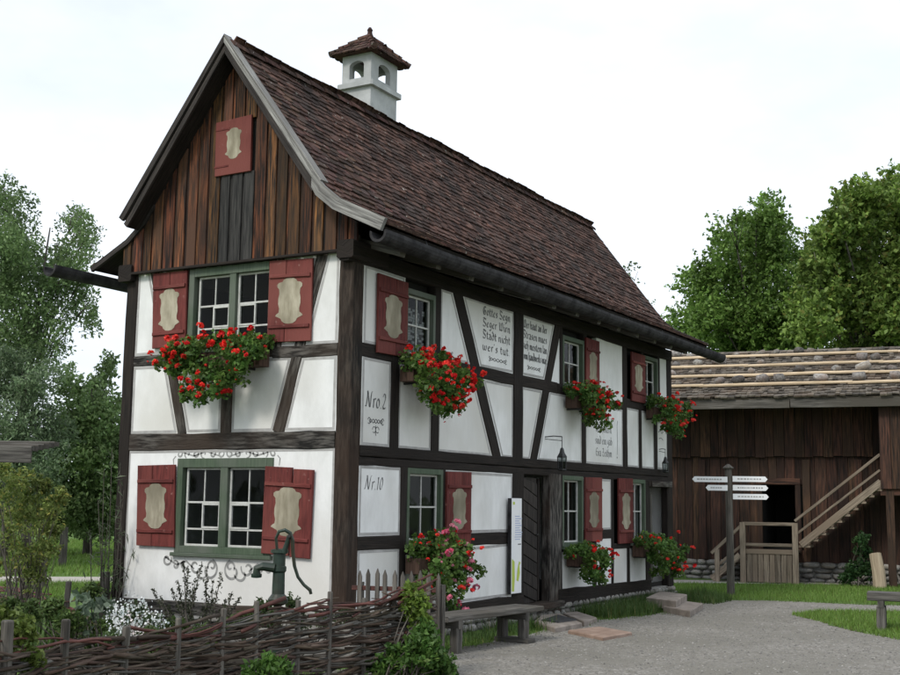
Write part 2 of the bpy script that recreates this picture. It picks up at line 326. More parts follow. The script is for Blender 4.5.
sheet('grass_patch', [GR(792, 614.5), GR(822, 611), GR(870, 612), GR(960, 613), GR(990, 650), GR(900, 640), GR(850, 630), GR(815, 620)], .008, M['lawn'], seg=.2)
sheet('garden_bed', [(1.75, -2.0), (.75, -1.7), (.7, -.3), (-.2, -.06), (-3.7, -.06), (-5.5, 1.2), (-8.5, 0), (-5, -6.5), (1, -8)], .004, M['soil'])
sheet('barn_path', [GR(640, 579.6), GR(760, 580.5), GR(868, 582), GR(960, 583), GR(960, 586), GR(868, 585.4), GR(760, 583.8), GR(640, 583)], .004, M['pathm'], wob=.05)
sheet('garden_path', [GR(-160, 576), GR(0, 576.5), GR(125, 577), GR(200, 577), GR(200, 584), GR(125, 584), GR(0, 583), GR(-160, 583)], .004, M['pathm'], wob=.08)

# ================================================================== house
HW, HL = 3.56, 10.76
house = thing('half_timbered_house', (0, 0, 0), 'white half-timbered house with brown tiled roof, red shutters and boarded gable', 'house')
XM = -HW/2; ZR = 7.31
PROF = [(0., 7.31), (1.50, 5.30), (1.62, 5.165), (1.80, 5.03), (2.42, 4.735)]          # half profile: distance from ridge, height of the tile surface
def roof_z(x):
    a = abs(x-XM)
    for (a0, z0), (a1, z1) in zip(PROF, PROF[1:]):
        if a <= a1: return z0+(z1-z0)*(a-a0)/(a1-a0)
    return PROF[-1][1]
def panel(pl, poly, band=.032, wob=True):
    p = ccw(poly); o = mk('plaster_panel', slab(pl, inset(p, -.025), -.09, 0.), M['plaster'], house)
    if band: mk('painted_band', ring(pl, inset(p, .001), band, .0, .003), M['band'], o)
    return o
def tb(name, pl, a, b, w, m='timber', **k): return mk(name, wall_timber(pl, a, b, w, **k), M[m], house)

# ---- gable wall timbers (weathered grey-brown)
W_ = 'timber_w'
ZG = dict(base=.44, b0=2.265, b1=2.475, m0=3.33, m1=3.475, top=4.57)
tb('corner_post', 'g', (-3.47, 0.02), (-3.46, 4.68), .185, 'timber', d1=.02)
# the near corner post: weathered front, one squared log
mk('corner_post', beam((-.088, .10, .0), (-.085, .10, 4.44), .20, .235, (1, 0, 0), seg=12, jit=.035, ch=.015), M['timber_c'], house)
tb('storey_beam', 'g', (-3.38, 2.372), (-.19, 2.36), .205, W_, jit=.06)
tb('sill_beam', 'g', (-3.38, .35), (-.19, .35), .17, W_)
tb('gable_tie_beam', 'g', (-3.56, 4.66), (.02, 4.66), .18, W_, d1=.0)
tb('window_rail', 'g', (-3.38, 3.405), (-2.48, 3.41), .14, W_, jit=.07); tb('window_rail', 'g', (-2.48, 3.42), (-1.13, 3.42), .13, W_); tb('window_rail', 'g', (-1.13, 3.405), (-.19, 3.40), .145, W_, jit=.07)
tb('brace', 'g', (-3.09, 4.56), (-2.50, 2.46), .15, W_, d1=.012); tb('brace', 'g', (-.44, 4.56), (-1.01, 2.46), .165, W_, d1=.012)
tb('stud', 'g', (-1.81, 3.36), (-1.81, 2.46), .17, W_, d1=.014)
tb('stud', 'g', (-2.55, 4.56), (-2.55, 3.46), .12, W_, d1=.010); tb('stud', 'g', (-1.06, 4.56), (-1.06, 3.46), .12, W_, d1=.010)
tb('joist_end', 'g', (-2.82, 2.50), (-2.60, 2.50), .05, W_, d1=.0)
# gable panels
def brL(z): return -3.09+(4.56-z)/2.10*.59
def brR(z): return -.44-(4.56-z)/2.10*.57
e = .09
panel('g', [(-3.37, 3.48), (brL(3.48)-e, 3.48), (brL(4.56)-e, 4.56), (-3.36, 4.56)])
panel('g', [(brL(3.48)+e, 3.48), (-2.60, 3.48), (-2.60, 4.56), (brL(4.56)+e, 4.56)])
panel('g', [(-1.0, 3.48), (brR(3.48)-e, 3.48), (brR(4.56)-e, 4.56), (-1.0, 4.56)])
panel('g', [(brR(3.48)+e, 3.48), (-.195, 3.475), (-.195, 4.56), (brR(4.56)+e, 4.56)])
panel('g', [(-3.37, 2.48), (brL(2.48)-e, 2.48), (brL(3.33)-e, 3.33), (-3.37, 3.335)])
panel('g', [(brL(2.48)+e, 2.48), (-1.90, 2.48), (-1.90, 3.345), (brL(3.345)+e, 3.345)])
panel('g', [(-1.72, 2.475), (brR(2.475)-e, 2.475), (brR(3.345)-e, 3.345), (-1.72, 3.345)])
panel('g', [(brR(2.475)+e, 2.475), (-.20, 2.47), (-.20, 3.325), (brR(3.33)+e, 3.33)])
# ground floor of the gable is one large plastered field round the window
gw = dict(U=(-2.48, -1.13, 3.50, 4.53), L=(-2.545, -1.06, 1.02, 2.16))
x0, x1, z0, z1 = gw['L']
lowg = [rect(-3.40, x0+.01, .42, 2.28), rect(x1-.01, -.17, .42, 2.28), rect(x0+.01, x1-.01, .42, z0+.01), rect(x0+.01, x1-.01, z1-.01, 2.28)]
V, Fc = [], []
for q in lowg:
    n = len(V); V += [on('g', u, z, 0.) for u, z in q]+[on('g', u, z, -.09) for u, z in q]
    Fc += [[n, n+1, n+2, n+3], [n+7, n+6, n+5, n+4]]+[[n+i, n+4+i, n+4+(i+1) % 4, n+(i+1) % 4] for i in range(4)]
lp = mk('plaster_panel', (V, Fc), M['plaster'], house)
for q in (rect(-3.38, -.19, 2.232, 2.264), rect(-3.38, -3.352, .44, 2.232), rect(-.218, -.19, .44, 2.232)):
    mk('painted_band', slab('g', q, 0, .003, .0005), M['band'], lp)

# ---- long wall timbers (tarred dark)
zU, zM1, zM0, zB1, zB0, zL1, zr1, zr0, zS = 4.42, 3.51, 3.33, 2.305, 2.09, 2.09, 1.275, 1.11, .385
tb('corner_post', 'l', (10.64, 0.1), (10.64, 4.5), .25)
tb('wall_plate', 'l', (-.12, 4.515), (10.76, 4.515), .20, d1=.03)
tb('storey_beam', 'l', (.2, 2.245), (10.55, 2.27), .13, d1=.018); tb('storey_beam', 'l', (.2, 2.125), (10.55, 2.15), .10, d1=.012)
tb('sill_beam', 'l', (.1, .28), (4.42, .28), .20, d1=.03); tb('sill_beam', 'l', (5.60, .275), (9.55, .235), .24, d1=.035)
def post(u, w, z0, z1, m='timber', d1=.016): return tb('stud', 'l', (u, z0), (u, z1), w, m, d1=d1)
def rail(u0, u1, z, w, **k): return tb('rail', 'l', (u0, z), (u1, z), w, **k)
# upper storey, window level
post(1.93, .16, 3.4, 4.44); post(4.245, .30, 2.29, 4.44, d1=.02); post(6.61, .16, 2.3, 3.45); post(5.73, .10, 3.4, 4.42)
post(6.66, .12, 3.4, 4.42); post(8.38, .20, 2.3, 4.42); post(9.11, .13, 2.3, 3.45); post(9.89, .16, 2.3, 3.45); post(10.08, .12, 3.4, 4.42); post(9.25, .12, 3.4, 4.42)
post(.94, .19, 2.29, 3.45); post(1.90, .19, 2.29, 3.45)
rail(.2, 1.2, 3.42, .17); rail(1.2, 2.02, 3.40, .13); rail(2.0, 3.0, 3.42, .18); rail(3.0, 4.1, 3.435, .17); rail(4.39, 5.6, 3.44, .17); rail(5.6, 6.6, 3.44, .16); rail(6.6, 8.3, 3.36, .11); rail(8.45, 10.55, 3.44, .16)
BR1 = lambda z: 2.46+(4.42-z)*.547; BR2 = lambda z: 5.62-(4.42-z)*.40
tb('brace', 'l', (BR1(4.46), 4.46), (BR1(2.25), 2.25), .235, d1=.012); tb('brace', 'l', (BR2(4.46), 4.46), (BR2(2.25), 2.25), .225, d1=.012)
k1, k2 = .165, .145
# panels of the upper storey
panel('l', rect(.25, 1.12, 3.50, 4.42))
panel('l', [(2.02, 3.52), (BR1(3.52)-k1, 3.52), (BR1(4.42)-k1, 4.42), (2.02, 4.42)])
pv1 = panel('l', [(BR1(3.52)+k1, 3.52), (4.09, 3.53), (4.09, 4.42), (BR1(4.42)+k1, 4.42)])
pv2 = panel('l', [(4.40, 3.535), (BR2(3.535)-k2, 3.54), (BR2(4.42)-k2, 4.42), (4.40, 4.42)])
panel('l', [(BR2(3.54)+k2, 3.54), (5.68, 3.54), (5.68, 4.42), (BR2(4.42)+k2+.02, 4.42)], band=0)
panel('l', rect(7.18, 8.28, 3.41, 4.42), band=0); panel('l', rect(10.10, 10.52, 3.5, 4.42), band=0)
pn2 = panel('l', rect(.245, .845, 2.31, 3.335))
panel('l', rect(1.035, 1.805, 2.31, 3.335))
panel('l', [(1.995, 2.31), (BR1(2.31)-k1, 2.31), (BR1(3.33)-k1, 3.33), (1.995, 3.33)])
panel('l', [(BR1(2.31)+k1, 2.31), (4.095, 2.31), (4.095, 3.345), (BR1(3.345)+k1, 3.345)])
panel('l', [(4.395, 2.31), (BR2(2.31)-k2, 2.31), (BR2(3.35)-k2, 3.35), (4.395, 3.35)])
panel('l', [(BR2(2.31)+k2, 2.31), (6.53, 2.32), (6.53, 3.36), (BR2(3.36)+k2, 3.36)])
pv3 = panel('l', rect(6.69, 8.28, 2.325, 3.305))
panel('l', rect(8.48, 9.045, 2.33, 3.36)); panel('l', rect(9.175, 9.81, 2.33, 3.36)); pv4 = panel('l', rect(9.97, 10.515, 2.335, 3.36))
# ground floor
post(1.18, .14, .36, 2.09); post(2.14, .08, 1.1, 2.1); post(4.265, .35, .2, 2.1, d1=.02); post(7.79, .10, .36, 2.1); post(7.35, .01, 1.1, 1.2)
tb('door_jamb', 'l', (5.50, .05), (5.50, 2.12), .42, W_, d1=.03); post(5.745, .06, .36, 2.1)
post(9.45, .24, .2, 2.1); post(7.05, .12, .36, 1.1); post(8.5, .12, .36, 1.05)
rail(.2, 1.12, 1.19, .165); rail(1.2, 2.2, 1.09, .12); rail(2.15, 4.1, 1.19, .165); rail(5.75, 6.55, .99, .10); rail(6.5, 7.75, 1.19, .15); rail(7.84, 9.4, .98, .09)
pn10 = panel('l', rect(.235, 1.11, 1.275, 2.075)); panel('l', rect(2.18, 4.09, 1.275, 2.075))
panel('l', rect(.235, 1.11, .39, 1.11)); panel('l', rect(1.25, 4.09, .385, 1.03) if 0 else [(1.25, .385), (4.09, .39), (4.09, 1.11), (1.25, 1.04)])
panel('l', rect(6.58, 7.74, 1.26, 2.09)); panel('l', rect(5.78, 6.99, .40, .94), band=0); panel('l', rect(7.11, 7.74, .39, 1.11), band=0); panel('l', rect(7.84, 8.44, .38, .935), band=0); panel('l', rect(8.56, 9.33, .37, .935), band=0)
# back wall and the wall away from us, plain
for nm, c, s in (('plaster_panel', (XM, HL-.05, 2.35), (HW-.06, .1, 4.5)), ('plaster_panel', (-HW+.06, HL/2, 2.35), (.1, HL-.22, 4.5))): mk(nm, box(c, s), M['plaster'], house)
tb('corner_post', 'l', (10.64, .1), (10.64, 4.5), .22, d0=-3.56, d1=-3.34)
bg_poly = [(-3.5, 4.5), (-.06, 4.5), (-.06, roof_z(-.06)-.16), (XM, ZR-.2), (-3.5, roof_z(-3.5)-.16)]
mk('rear_gable', ([(u, HL-.1, z) for u, z in bg_poly], [[0, 1, 2, 3, 4]]), M['board_dk'], house)

# ---- openings and dark sheets added inside to block light through wall gaps
LWIN = dict(A=(1.14, 1.86, 3.44, 4.30), B=(5.78, 6.60, 3.50, 4.30), C=(9.31, 10.02, 3.50, 4.38), A2=(1.25, 2.11, 1.15, 2.08), D=(5.77, 6.55, 1.03, 2.11), E=(8.60, 9.32, 1.02, 2.12))
def block_sheet(pl, u0, u1, z0, z1, holes, d):
    us = sorted({u0, u1, *[h[i] for h in holes for i in (0, 1)]}); zs = sorted({z0, z1, *[h[i] for h in holes for i in (2, 3)]}); V, Fc = [], []
    for a, b in zip(us, us[1:]):
        for c, e_ in zip(zs, zs[1:]):
            if any(h[0] < (a+b)/2 < h[1] and h[2] < (c+e_)/2 < h[3] for h in holes): continue
            n = len(V); V += [on(pl, a, c, d), on(pl, b, c, d), on(pl, b, e_, d), on(pl, a, e_, d)]; Fc.append([n, n+1, n+2, n+3])
    return mk('light_block_sheet', (V, Fc), M['dark'], house)
D1, D2 = (4.44, 5.29, .22, 2.07), (9.57, 10.50, .28, 2.0)
block_sheet('g', -3.45, -.12, .3, 4.6, list(gw.values()), -.115); block_sheet('l', .12, 10.7, .2, 4.5, list(LWIN.values())+[D1, D2], -.115)
mk('inner_floor', box((XM, HL/2, .18), (HW-.5, HL-.5, .05)), M['dark'], house); mk('inner_floor', box((XM, HL/2, 2.3), (HW-.5, HL-.5, .05)), M['dark'], house)

# ---- windows
def bar(pl, u0, u1, z0, z1, d0, d1, m, parent, name):
    return mk(name, slab(pl, rect(u0, u1, z0, z1), d0, d1, .003), M[m], parent)
def window(pl, r, cas, fm='green', depth=.10, fw=.055, proud=.02, layout='cross', sill=True, curtain=False):
    """cas: casement u-ranges. frame (green) > casement frames, glazing bars, panes, sill"""
    u0, u1, z0, z1 = r; fr = []
    for q in (rect(u0, u0+fw, z0, z1), rect(u1-fw, u1, z0, z1), rect(u0+fw, u1-fw, z1-fw*1.25, z1), rect(u0+fw, u1-fw, z0, z0+fw*.9)): fr.append(slab(pl, q, -depth, proud, .004))
    for a, b in zip(cas, cas[1:]): fr.append(slab(pl, rect(a[1], b[0], z0+fw*.9, z1-fw*1.25), -depth, proud-.008, .004))
    w = mk('window', join(fr), M[fm], house)
    dd = -depth*.55; zz0, zz1 = z0+fw*.9, z1-fw*1.25; c = .026
    for i, (a, b) in enumerate(cas):
        H = zz1-zz0
        cf = [slab(pl, q, dd-.018, dd+.018, .003) for q in (rect(a, a+c, zz0, zz1), rect(b-c, b, zz0, zz1), rect(a+c, b-c, zz1-c, zz1), rect(a+c, b-c, zz0, zz0+c))]
        mk('casement_frame', join(cf), M['white'], w)
        ia, ib, ja, jb = a+c, b-c, zz0+c, zz1-c; mu = (ia+ib)/2
        if layout == 'vent':     # upper pair, then a small opening pane inside the lower half
            h1 = ja+(jb-ja)*.56; h2 = ja+(jb-ja)*.2
            bar(pl, mu-.008, mu+.008, h1+.012, jb, dd-.012, dd+.014, 'white', w, 'glazing_bar'); bar(pl, ia, ib, h1-.012, h1+.012, dd-.012, dd+.016, 'white', w, 'glazing_bar')
            bar(pl, ia, ib, h2-.011, h2+.011, dd-.012, dd+.016, 'white', w, 'glazing_bar'); bar(pl, mu-.008, mu+.008, ja, h2-.011, dd-.012, dd+.014, 'white', w, 'glazing_bar')
            s0, s1 = (mu-.02, ib) if i == 0 else (ia, mu+.02)
            vf = [slab(pl, q, dd-.01, dd+.024, .002) for q in (rect(s0, s0+.02, h2+.011, h1-.012), rect(s1-.02, s1, h2+.011, h1-.012), rect(s0+.02, s1-.02, h1-.034, h1-.012), rect(s0+.02, s1-.02, h2+.011, h2+.033))]
            mk('vent_frame', join(vf), M['white'], w); cuts = [(ia, mu, h1, jb), (mu, ib, h1, jb), (ia, mu, h2, h1), (mu, ib, h2, h1), (ia, mu, ja, h2), (mu, ib, ja, h2)]
        else:
            h1 = ja+(jb-ja)*.5
            bar(pl, mu-.008, mu+.008, h1+.011, jb, dd-.012, dd+.014, 'white', w, 'glazing_bar'); bar(pl, ia, ib, h1-.011, h1+.011, dd-.012, dd+.016, 'white', w, 'glazing_bar'); bar(pl, mu-.008, mu+.008, ja, h1-.011, dd-.012, dd+.014, 'white', w, 'glazing_bar')
            cuts = [(ia, mu, h1, jb), (mu, ib, h1, jb), (ia, mu, ja, h1), (mu, ib, ja, h1)]
        for q in cuts:
            t = [random.uniform(-.0015, .0015) for _ in range(2)]
            mk('pane', ([on(pl, q[0], q[2], dd+t[0]), on(pl, q[1], q[2], dd), on(pl, q[1], q[3], dd+t[1]), on(pl, q[0], q[3], dd)], [[0, 1, 2, 3]]), M['glass'], w)
        if curtain:
            cl = []; n = 14
            for k in range(n):      # gathered lace, in strips with gaps between the threads
                ua, ub = ia+(ib-ia)*k/n, ia+(ib-ia)*(k+1)/n
                for zc in np.arange(ja, jb-.12, .034):
                    if random.random() < .55:
                        cl.append(([on(pl, ua, zc, dd-.06-.012*math.sin(k*1.7)), on(pl, ub, zc, dd-.06-.012*math.sin(k*1.7+1.7)), on(pl, ub, zc+.03, dd-.06-.012*math.sin(k*1.7+1.7)), on(pl, ua, zc+.03, dd-.06-.012*math.sin(k*1.7))], [[0, 1, 2, 3]]))
            mk('lace_curtain', join(cl), M['lace'], w)
    if sill: mk('sill', slab(pl, rect(u0-.03, u1+.03, z0-.045, z0), -.02, .06, .006), M[fm], w)
    return w
window('g', gw['U'], [(-2.36, -1.83), (-1.73, -1.20)], layout='vent', fw=.085)
window('g', gw['L'], [(-2.43, -1.86), (-1.745, -1.16)], layout='vent', fw=.09)
for k, r in LWIN.items():
    window('l', r, [(r[0]+.05, r[1]-.05)], fm='green', depth=.13 if k in 'BCD' else .11, layout='cross', curtain=(k == 'A'))

# ---- shutters
CART = [(0, 1.), (.10, .99), (.17, .96), (.20, .915), (.29, .90), (.335, .865), (.335, .81), (.285, .76), (.275, .66), (.30, .55), (.30, .44), (.27, .33), (.28, .25), (.345, .21), (.37, .175), (.29, .145), (.22, .115), (.19, .06), (.11, .012), (0, 0)]
def cartouche(uc, z0, z1, w, flip=1):
    r = [(uc+x*w*flip, z0+(z1-z0)*y) for x, y in CART]; l = [(uc-x*w*flip, z0+(z1-z0)*y) for x, y in CART[1:-1]][::-1]; return r+l
def flat(pl, poly, d):
    p = ccw(poly); return [on(pl, u, z, d) for u, z in p], [list(range(len(p)))]
def shutter(pl, q, gap=None, d=.022, th=.028, label=None):
    """q: four corners (u,z): top-left, top-right, bottom-right, bottom-left"""
    tl, tr, br, bl = [np.array(p, float) for p in q]; wd = (np.linalg.norm(tr-tl)+np.linalg.norm(br-bl))/2
    P = lambda s, t: (bl+(br-bl)*s)*(1-t)+(tl+(tr-tl)*s)*t
    g_ = gap or random.choice((.4, .5, .6)); gw_ = .006 if gap is None else .022
    s = mk('shutter', slab(pl, [P(0, 0), P(g_-gw_/2/wd, 0), P(g_-gw_/2/wd, 1), P(0, 1)], d, d+th, .004), M['red'], house)
    mk('plank', slab(pl, [P(g_+gw_/2/wd, -.012 if gap else 0), P(1, -.012 if gap else 0), P(1, .985 if gap else 1), P(g_+gw_/2/wd, .985 if gap else 1)], d-.001, d+th-.0015, .004), M['red'], s)
    for t in (.185, .80):
        a, b = P(.03, t), P(.97, t); mk('batten', beam(on(pl, *a, d+th+.010), on(pl, *b, d+th+.010), .042, .022, (0, 0, 1), seg=3, jit=.06, ch=.006), M['red'], s)
    # painted cartouche between the battens
    c = [(x, y) for x, y in CART]; R_ = []
    for x, y in c: R_.append(P(.5+x*.86, .215+(.775-.215)*y))
    for x, y in c[1:-1][::-1]: R_.append(P(.5-x*.86, .215+(.775-.215)*y))
    mk('painted_cartouche', flat(pl, R_, d+th+.0022), M['beige'], s)
    for t in (.185, .80):
        a = P(-.01 if q[0][0] < (gw['U'][0] if pl == 'g' else 0) else 1.01, t)
    return s
shutter('g', [(-3.07, 4.52), (-2.50, 4.52), (-2.48, 3.565), (-3.03, 3.55)])
shutter('g', [(-1.19, 4.52), (-.55, 4.50), (-.55, 3.515), (-1.19, 3.53)])
shutter('g', [(-3.18, 2.075), (-2.56, 2.085), (-2.52, 1.08), (-3.14, 1.085)])
shutter('g', [(-1.15, 2.06), (-.45, 2.03), (-.475, 1.02), (-1.17, 1.05)], gap=.58)
shutter('l', [(.47, 4.36), (1.14, 4.35), (1.14, 3.42), (.48, 3.41)])
shutter('l', [(6.62, 4.36), (7.17, 4.36), (7.17, 3.42), (6.62, 3.43)])
shutter('l', [(8.62, 4.36), (9.29, 4.36), (9.29, 3.49), (8.62, 3.49)])
shutter('l', [(2.16, 2.06), (2.81, 2.07), (2.81, 1.12), (2.16, 1.12)])
shutter('l', [(6.58, 2.10), (7.26, 2.11), (7.26, 1.08), (6.58, 1.08)])
shutter('l', [(7.98, 2.12), (8.64, 2.13), (8.64, 1.02), (7.98, 1.02)])

# ---- doors
def door(r, open_=0.):
    u0, u1, z0, z1 = r
    d = mk('door', slab('l', rect(u0+.03, u0+(u1-u0)*.64, z0+.02, z1-.02), -.09, -.055, .004), M['doorwood'], house)
    um = u0+(u1-u0)*.64; n = 9
    for i in range(n):      # chevron planks nailed over the leaf
        zc = z0+.06+(z1-z0-.1)*i/n; h = (z1-z0-.1)/n-.012
        pl_ = [(u0+.04, zc+.10), (um-.01, zc-.06), (um-.01, zc-.06+h), (u0+.04, zc+.10+h)]
        pl_ = [(u, min(max(z, z0+.03), z1-.03)) for u, z in pl_]
        if area(ccw(pl_)) > .01: mk('plank', slab('l', pl_, -.054, -.03, .005), M['doorwood'], d)
    mk('handle', tube([on('l', um-.06, z0+1.0, -.03), on('l', um-.06, z0+1.0, .02), on('l', um-.14, z0+1.0, .025)], .009), M['iron'], d)
    # the second leaf stands open into the dark hall
    mk('door_leaf', box((-.13-.16, u1-.05, (z0+z1)/2), (.32, .04, z1-z0-.06)), M['doorwood'], d)
door(D1)
d2 = mk('door', slab('l', rect(9.62, 9.86, .32, 1.9), -.10, -.06), M['bench'], house)
mk('door_lintel', beam(on('l', 9.50, 2.06, .03), on('l', 10.56, 2.06, .03), .10, .10, (0, 0, 1), seg=5, jit=.06), M[W_], house)
mk('door_sill', beam(on('l', 4.42, .19, 0), on('l', 5.6, .19, 0), .09, .26, (0, 0, 1), seg=5, jit=.04), M[W_], house)
post(10.5, .05, .2, 2.05)

# ---- stone plinth: mortar core and single stones
mk('plinth_core', box((XM, HL/2, .10), (HW-.03, HL-.03, .2)), M['mortar'], house)
def stone_mesh(seed, m, squash=(1, 1, 1)):
    r_ = random.Random(seed); V = []; Fc = []
    import itertools
    n, mrows = 7, 4
    for i in range(1, mrows):
        for j in range(n):
            th, ph = math.pi*i/mrows, 2*math.pi*j/n; k = r_.uniform(.8, 1.12); v = np.array((math.sin(th)*math.cos(ph), math.sin(th)*math.sin(ph), math.cos(th)))
            v = np.sign(v)*np.abs(v)**.7; V.append(tuple(v*k*.5*np.array(squash)))
    V += [(0, 0, .46*squash[2]), (0, 0, -.46*squash[2])]
    for i in range(mrows-2):
        for j in range(n): a, b = i*n+j, i*n+(j+1) % n; Fc.append([a, a+n, b+n, b])
    t = len(V)-2
    for j in range(n): Fc.append([t, j, (j+1) % n]); Fc.append([t+1, (mrows-2)*n+(j+1) % n, (mrows-2)*n+j])
    return mesh('stone', V, Fc, m, smooth=True)
STONES = [stone_mesh(i, M['stone']) for i in range(8)]
def stones_along(parent, p0, p1, z0, z1, out, name='stone', smin=.10, smax=.26, meshes=STONES, thick=.14, keep=lambda t: True):
    p0, p1 = np.array(p0, float), np.array(p1, float); L = np.linalg.norm(p1-p0); t = (p1-p0)/L; z = z0
    while z < z1-.03:
        h = min(random.uniform(.09, .16), z1-z); x = random.uniform(-.1, 0)
        while x < L:
            w = random.uniform(smin, smax)
            if keep(x+w/2):
                c = p0+t*(x+w/2)+np.array((0, 0, z+h/2)); ang = math.atan2(t[1], t[0])
                o = link(name, random.choice(meshes), c, parent); o.rotation_euler = (random.uniform(-.1, .1), random.uniform(-.08, .08), ang+random.uniform(-.06, .06)); o.scale = (w*1.04, thick*random.uniform(.9, 1.15), h*1.06)
            x += w
        z += h
stones_along(house, (.0, .05, 0), (.0, 10.7, 0), -.02, .19, (1, 0, 0))
stones_along(house, (-3.5, .0, 0), (-.05, .0, 0), -.02, .28, (0, -1, 0), smin=.2, smax=.4)

# ---- boarded gable triangle
zb = 4.555; u = -HW-.03; i = 0
while u < .05:
    w = random.uniform(.095, .14) if i % 2 == 0 else random.uniform(.045, .075); u1 = min(u+w, .07); dd = .035 if i % 2 else .058; lap = .012 if i % 2 == 0 else 0
    a, b = u-lap, u1+lap; ta, tb_ = roof_z(a)-.13, roof_z(b)-.13
    poly = [(a, zb+random.uniform(-.012, .006)), (b, zb+random.uniform(-.012, .006)), (b, tb_)]
    if a < XM < b: poly.append((XM, ZR-.13))
    poly.append((a, ta))
    mid = (a+b)/2
    if min(ta, tb_) > zb+.06:
        dark = -2.08 < mid < -1.52
        g_ = slab('g', poly, dd-.028, dd, .004)
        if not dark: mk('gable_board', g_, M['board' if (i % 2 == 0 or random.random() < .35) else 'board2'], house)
        else:
            lo = [(a, poly[0][1]), (b, poly[1][1]), (b, 5.68), (a, 5.68)]; mk('gable_board', slab('g', lo, dd-.028, dd, .004), M['board_dk'], house)
            up = [(a, 6.36), (b, 6.36)]+poly[2:]; mk('gable_board', slab('g', up, dd-.028, dd, .004), M['board'], house)
            mk('gable_board', slab('g', [(a, 5.68), (b, 5.68), (b, 6.36), (a, 6.36)], -.02, 0., .003), M['board_dk'], house)
    u = u1; i += 1
hs = mk('hatch', slab('g', [(-2.08, 5.665), (-1.51, 5.67), (-1.52, 6.39), (-2.09, 6.365)], .05, .085, .004), M['red'], house)
hp = [(-1.79+x*.36, 5.86+.40*y) for x, y in CART]+[(-1.79-x*.36, 5.86+.40*y) for x, y in CART[1:-1]][::-1]
mk('painted_cartouche', flat('g', hp, .0872), M['beige'], hs)
for z in (5.78, 6.26): mk('strap_hinge', slab('g', rect(-2.085, -1.86, z-.012, z+.012), .084, .091, .002), M['red'], hs)
mk('gable_drip_board', beam((-3.6, -.075, 4.545), (.05, -.075, 4.545), .035, .05, (0, 0, 1), seg=8, jit=.05), M['timber'], house)
# plate ends at the corners
mk('plate_end', beam((-.02, -.14, 4.545), (-.02, .6, 4.545), .24, .22, (1, 0, 0), seg=3, jit=.04, ch=.02), M['timber'], house)
mk('plate_end', beam((-3.52, -.10, 4.56), (-3.52, .6, 4.56), .22, .22, (1, 0, 0), seg=3, jit=.04, ch=.02), M['timber'], house)

# ---- roof: boarded deck, tiles, ridge, verges, gutters
Y0, Y1 = -.31, 11.03
def strip(side, da, db, y0, y1, prof=PROF, cut=None):
    """solid following the roof profile between depths da and db under the tile surface"""
    P = [(XM+side*a, z) for a, z in prof]; secs = []
    ns_ = []
    for i in range(len(P)):
        t = nrm(np.array(P[min(i+1, len(P)-1)])-np.array(P[max(i-1, 0)])); n_ = np.array((-t[1], t[0])) if side > 0 else np.array((t[1], -t[0])); ns_.append(n_ if n_[1] > 0 else -n_)
    for p, n_ in zip(P, ns_):
        a, b = np.array(p)-n_*da, np.array(p)-n_*db
        secs.append([np.array((a[0], y0, a[1])), np.array((a[0], y1, a[1])), np.array((b[0], y1, b[1])), np.array((b[0], y0, b[1]))])
    return loft(secs)
roof = mk('roof', join([strip(1, .035, .085, Y0+.02, Y1-.02), strip(-1, .035, .085, Y0+.02, Y1-.02, PROF[:3]), strip(-1, .035, .085, -.03, Y1-.02, PROF[1:])]), M['timber'], house, origin=(XM, HL/2, 5.))
# one beaver-tail tile, lying in xy: x across, y up the slope, z out
def tile_geo(w=.176, l=.24, t=.021):
    p = [(-w/2, l), (-w/2, .026), (-w*.40, .010), (-w*.18, .002), (w*.18, .002), (w*.40, .010), (w/2, .026), (w/2, l)]
    n = len(p); V = [(x, y, 0) for x, y in p]+[(x, y, t) for x, y in p]
    return V, [list(range(n, 2*n))]+[[i, (i+1) % n, n+(i+1) % n, n+i] for i in range(n)]
TV, TF = tile_geo(); TM = [mesh('tile', np.array(TV)*(1, 1, 1), TF, M['tile']), mesh('tile', np.array(TV)*(1.0, 1, 1.25), TF, M['tile'])]
tiles = []
for side in (1, -1):
    A = [np.array((XM+side*a, z)) for a, z in PROF]; segs = [np.linalg.norm(b-a) for a, b in zip(A, A[1:])]; tot = sum(segs); rows = 36
    for r_ in range(rows):
        s = tot*(1-(r_)/rows)+.035        # distance from the ridge of the lower edge
        k = 0; acc = 0.
        s_ = min(s, tot-.001)
        while s_ > acc+segs[k]: acc += segs[k]; k += 1
        t = (A[k+1]-A[k])/segs[k]; p = A[k]+t*(s-acc); up = -t; nn = np.array((-t[1], t[0])); nn = nn if nn[1] > 0 else -nn
        tilt = .13; up3 = np.array((up[0], 0, up[1])); n3 = np.array((nn[0], 0, nn[1]))
        upt = nrm(up3-n3*tilt); nt = nrm(n3+up3*tilt)
        yy = Y0+.02 if side > 0 or s < segs[0]+.10 else -.02
        y = yy+(.088 if r_ % 2 else 0.)
        while y < Y1-.02:
            j = random.uniform; up_ = nrm(upt+np.array((0, j(-.03, .03), 0))+nt*j(-.02, .02)); across = nrm(np.cross(up_, nt)); nz = np.cross(across, up_)
            c = np.array((p[0], y+.09, p[1]))+n3*(-.006+j(-.004, .009))+up3*(j(-.008, .008)+.012*math.sin(y*2.3+r_*1.7))
            tiles.append((c, across, up_, nz, side))
            y += .181
tiles.sort(key=lambda q: (np.linalg.norm(q[0]-CAM) if q[4] > 0 else 99))
for k, (c, a, b, n_, s) in enumerate(tiles[:300]):
    o = link('tile', TM[k % 2], c, roof, Matrix(((a[0], b[0], n_[0]), (a[1], b[1], n_[1]), (a[2], b[2], n_[2]))).to_quaternion())
V, Fc = [], []; tv = np.array(TV)
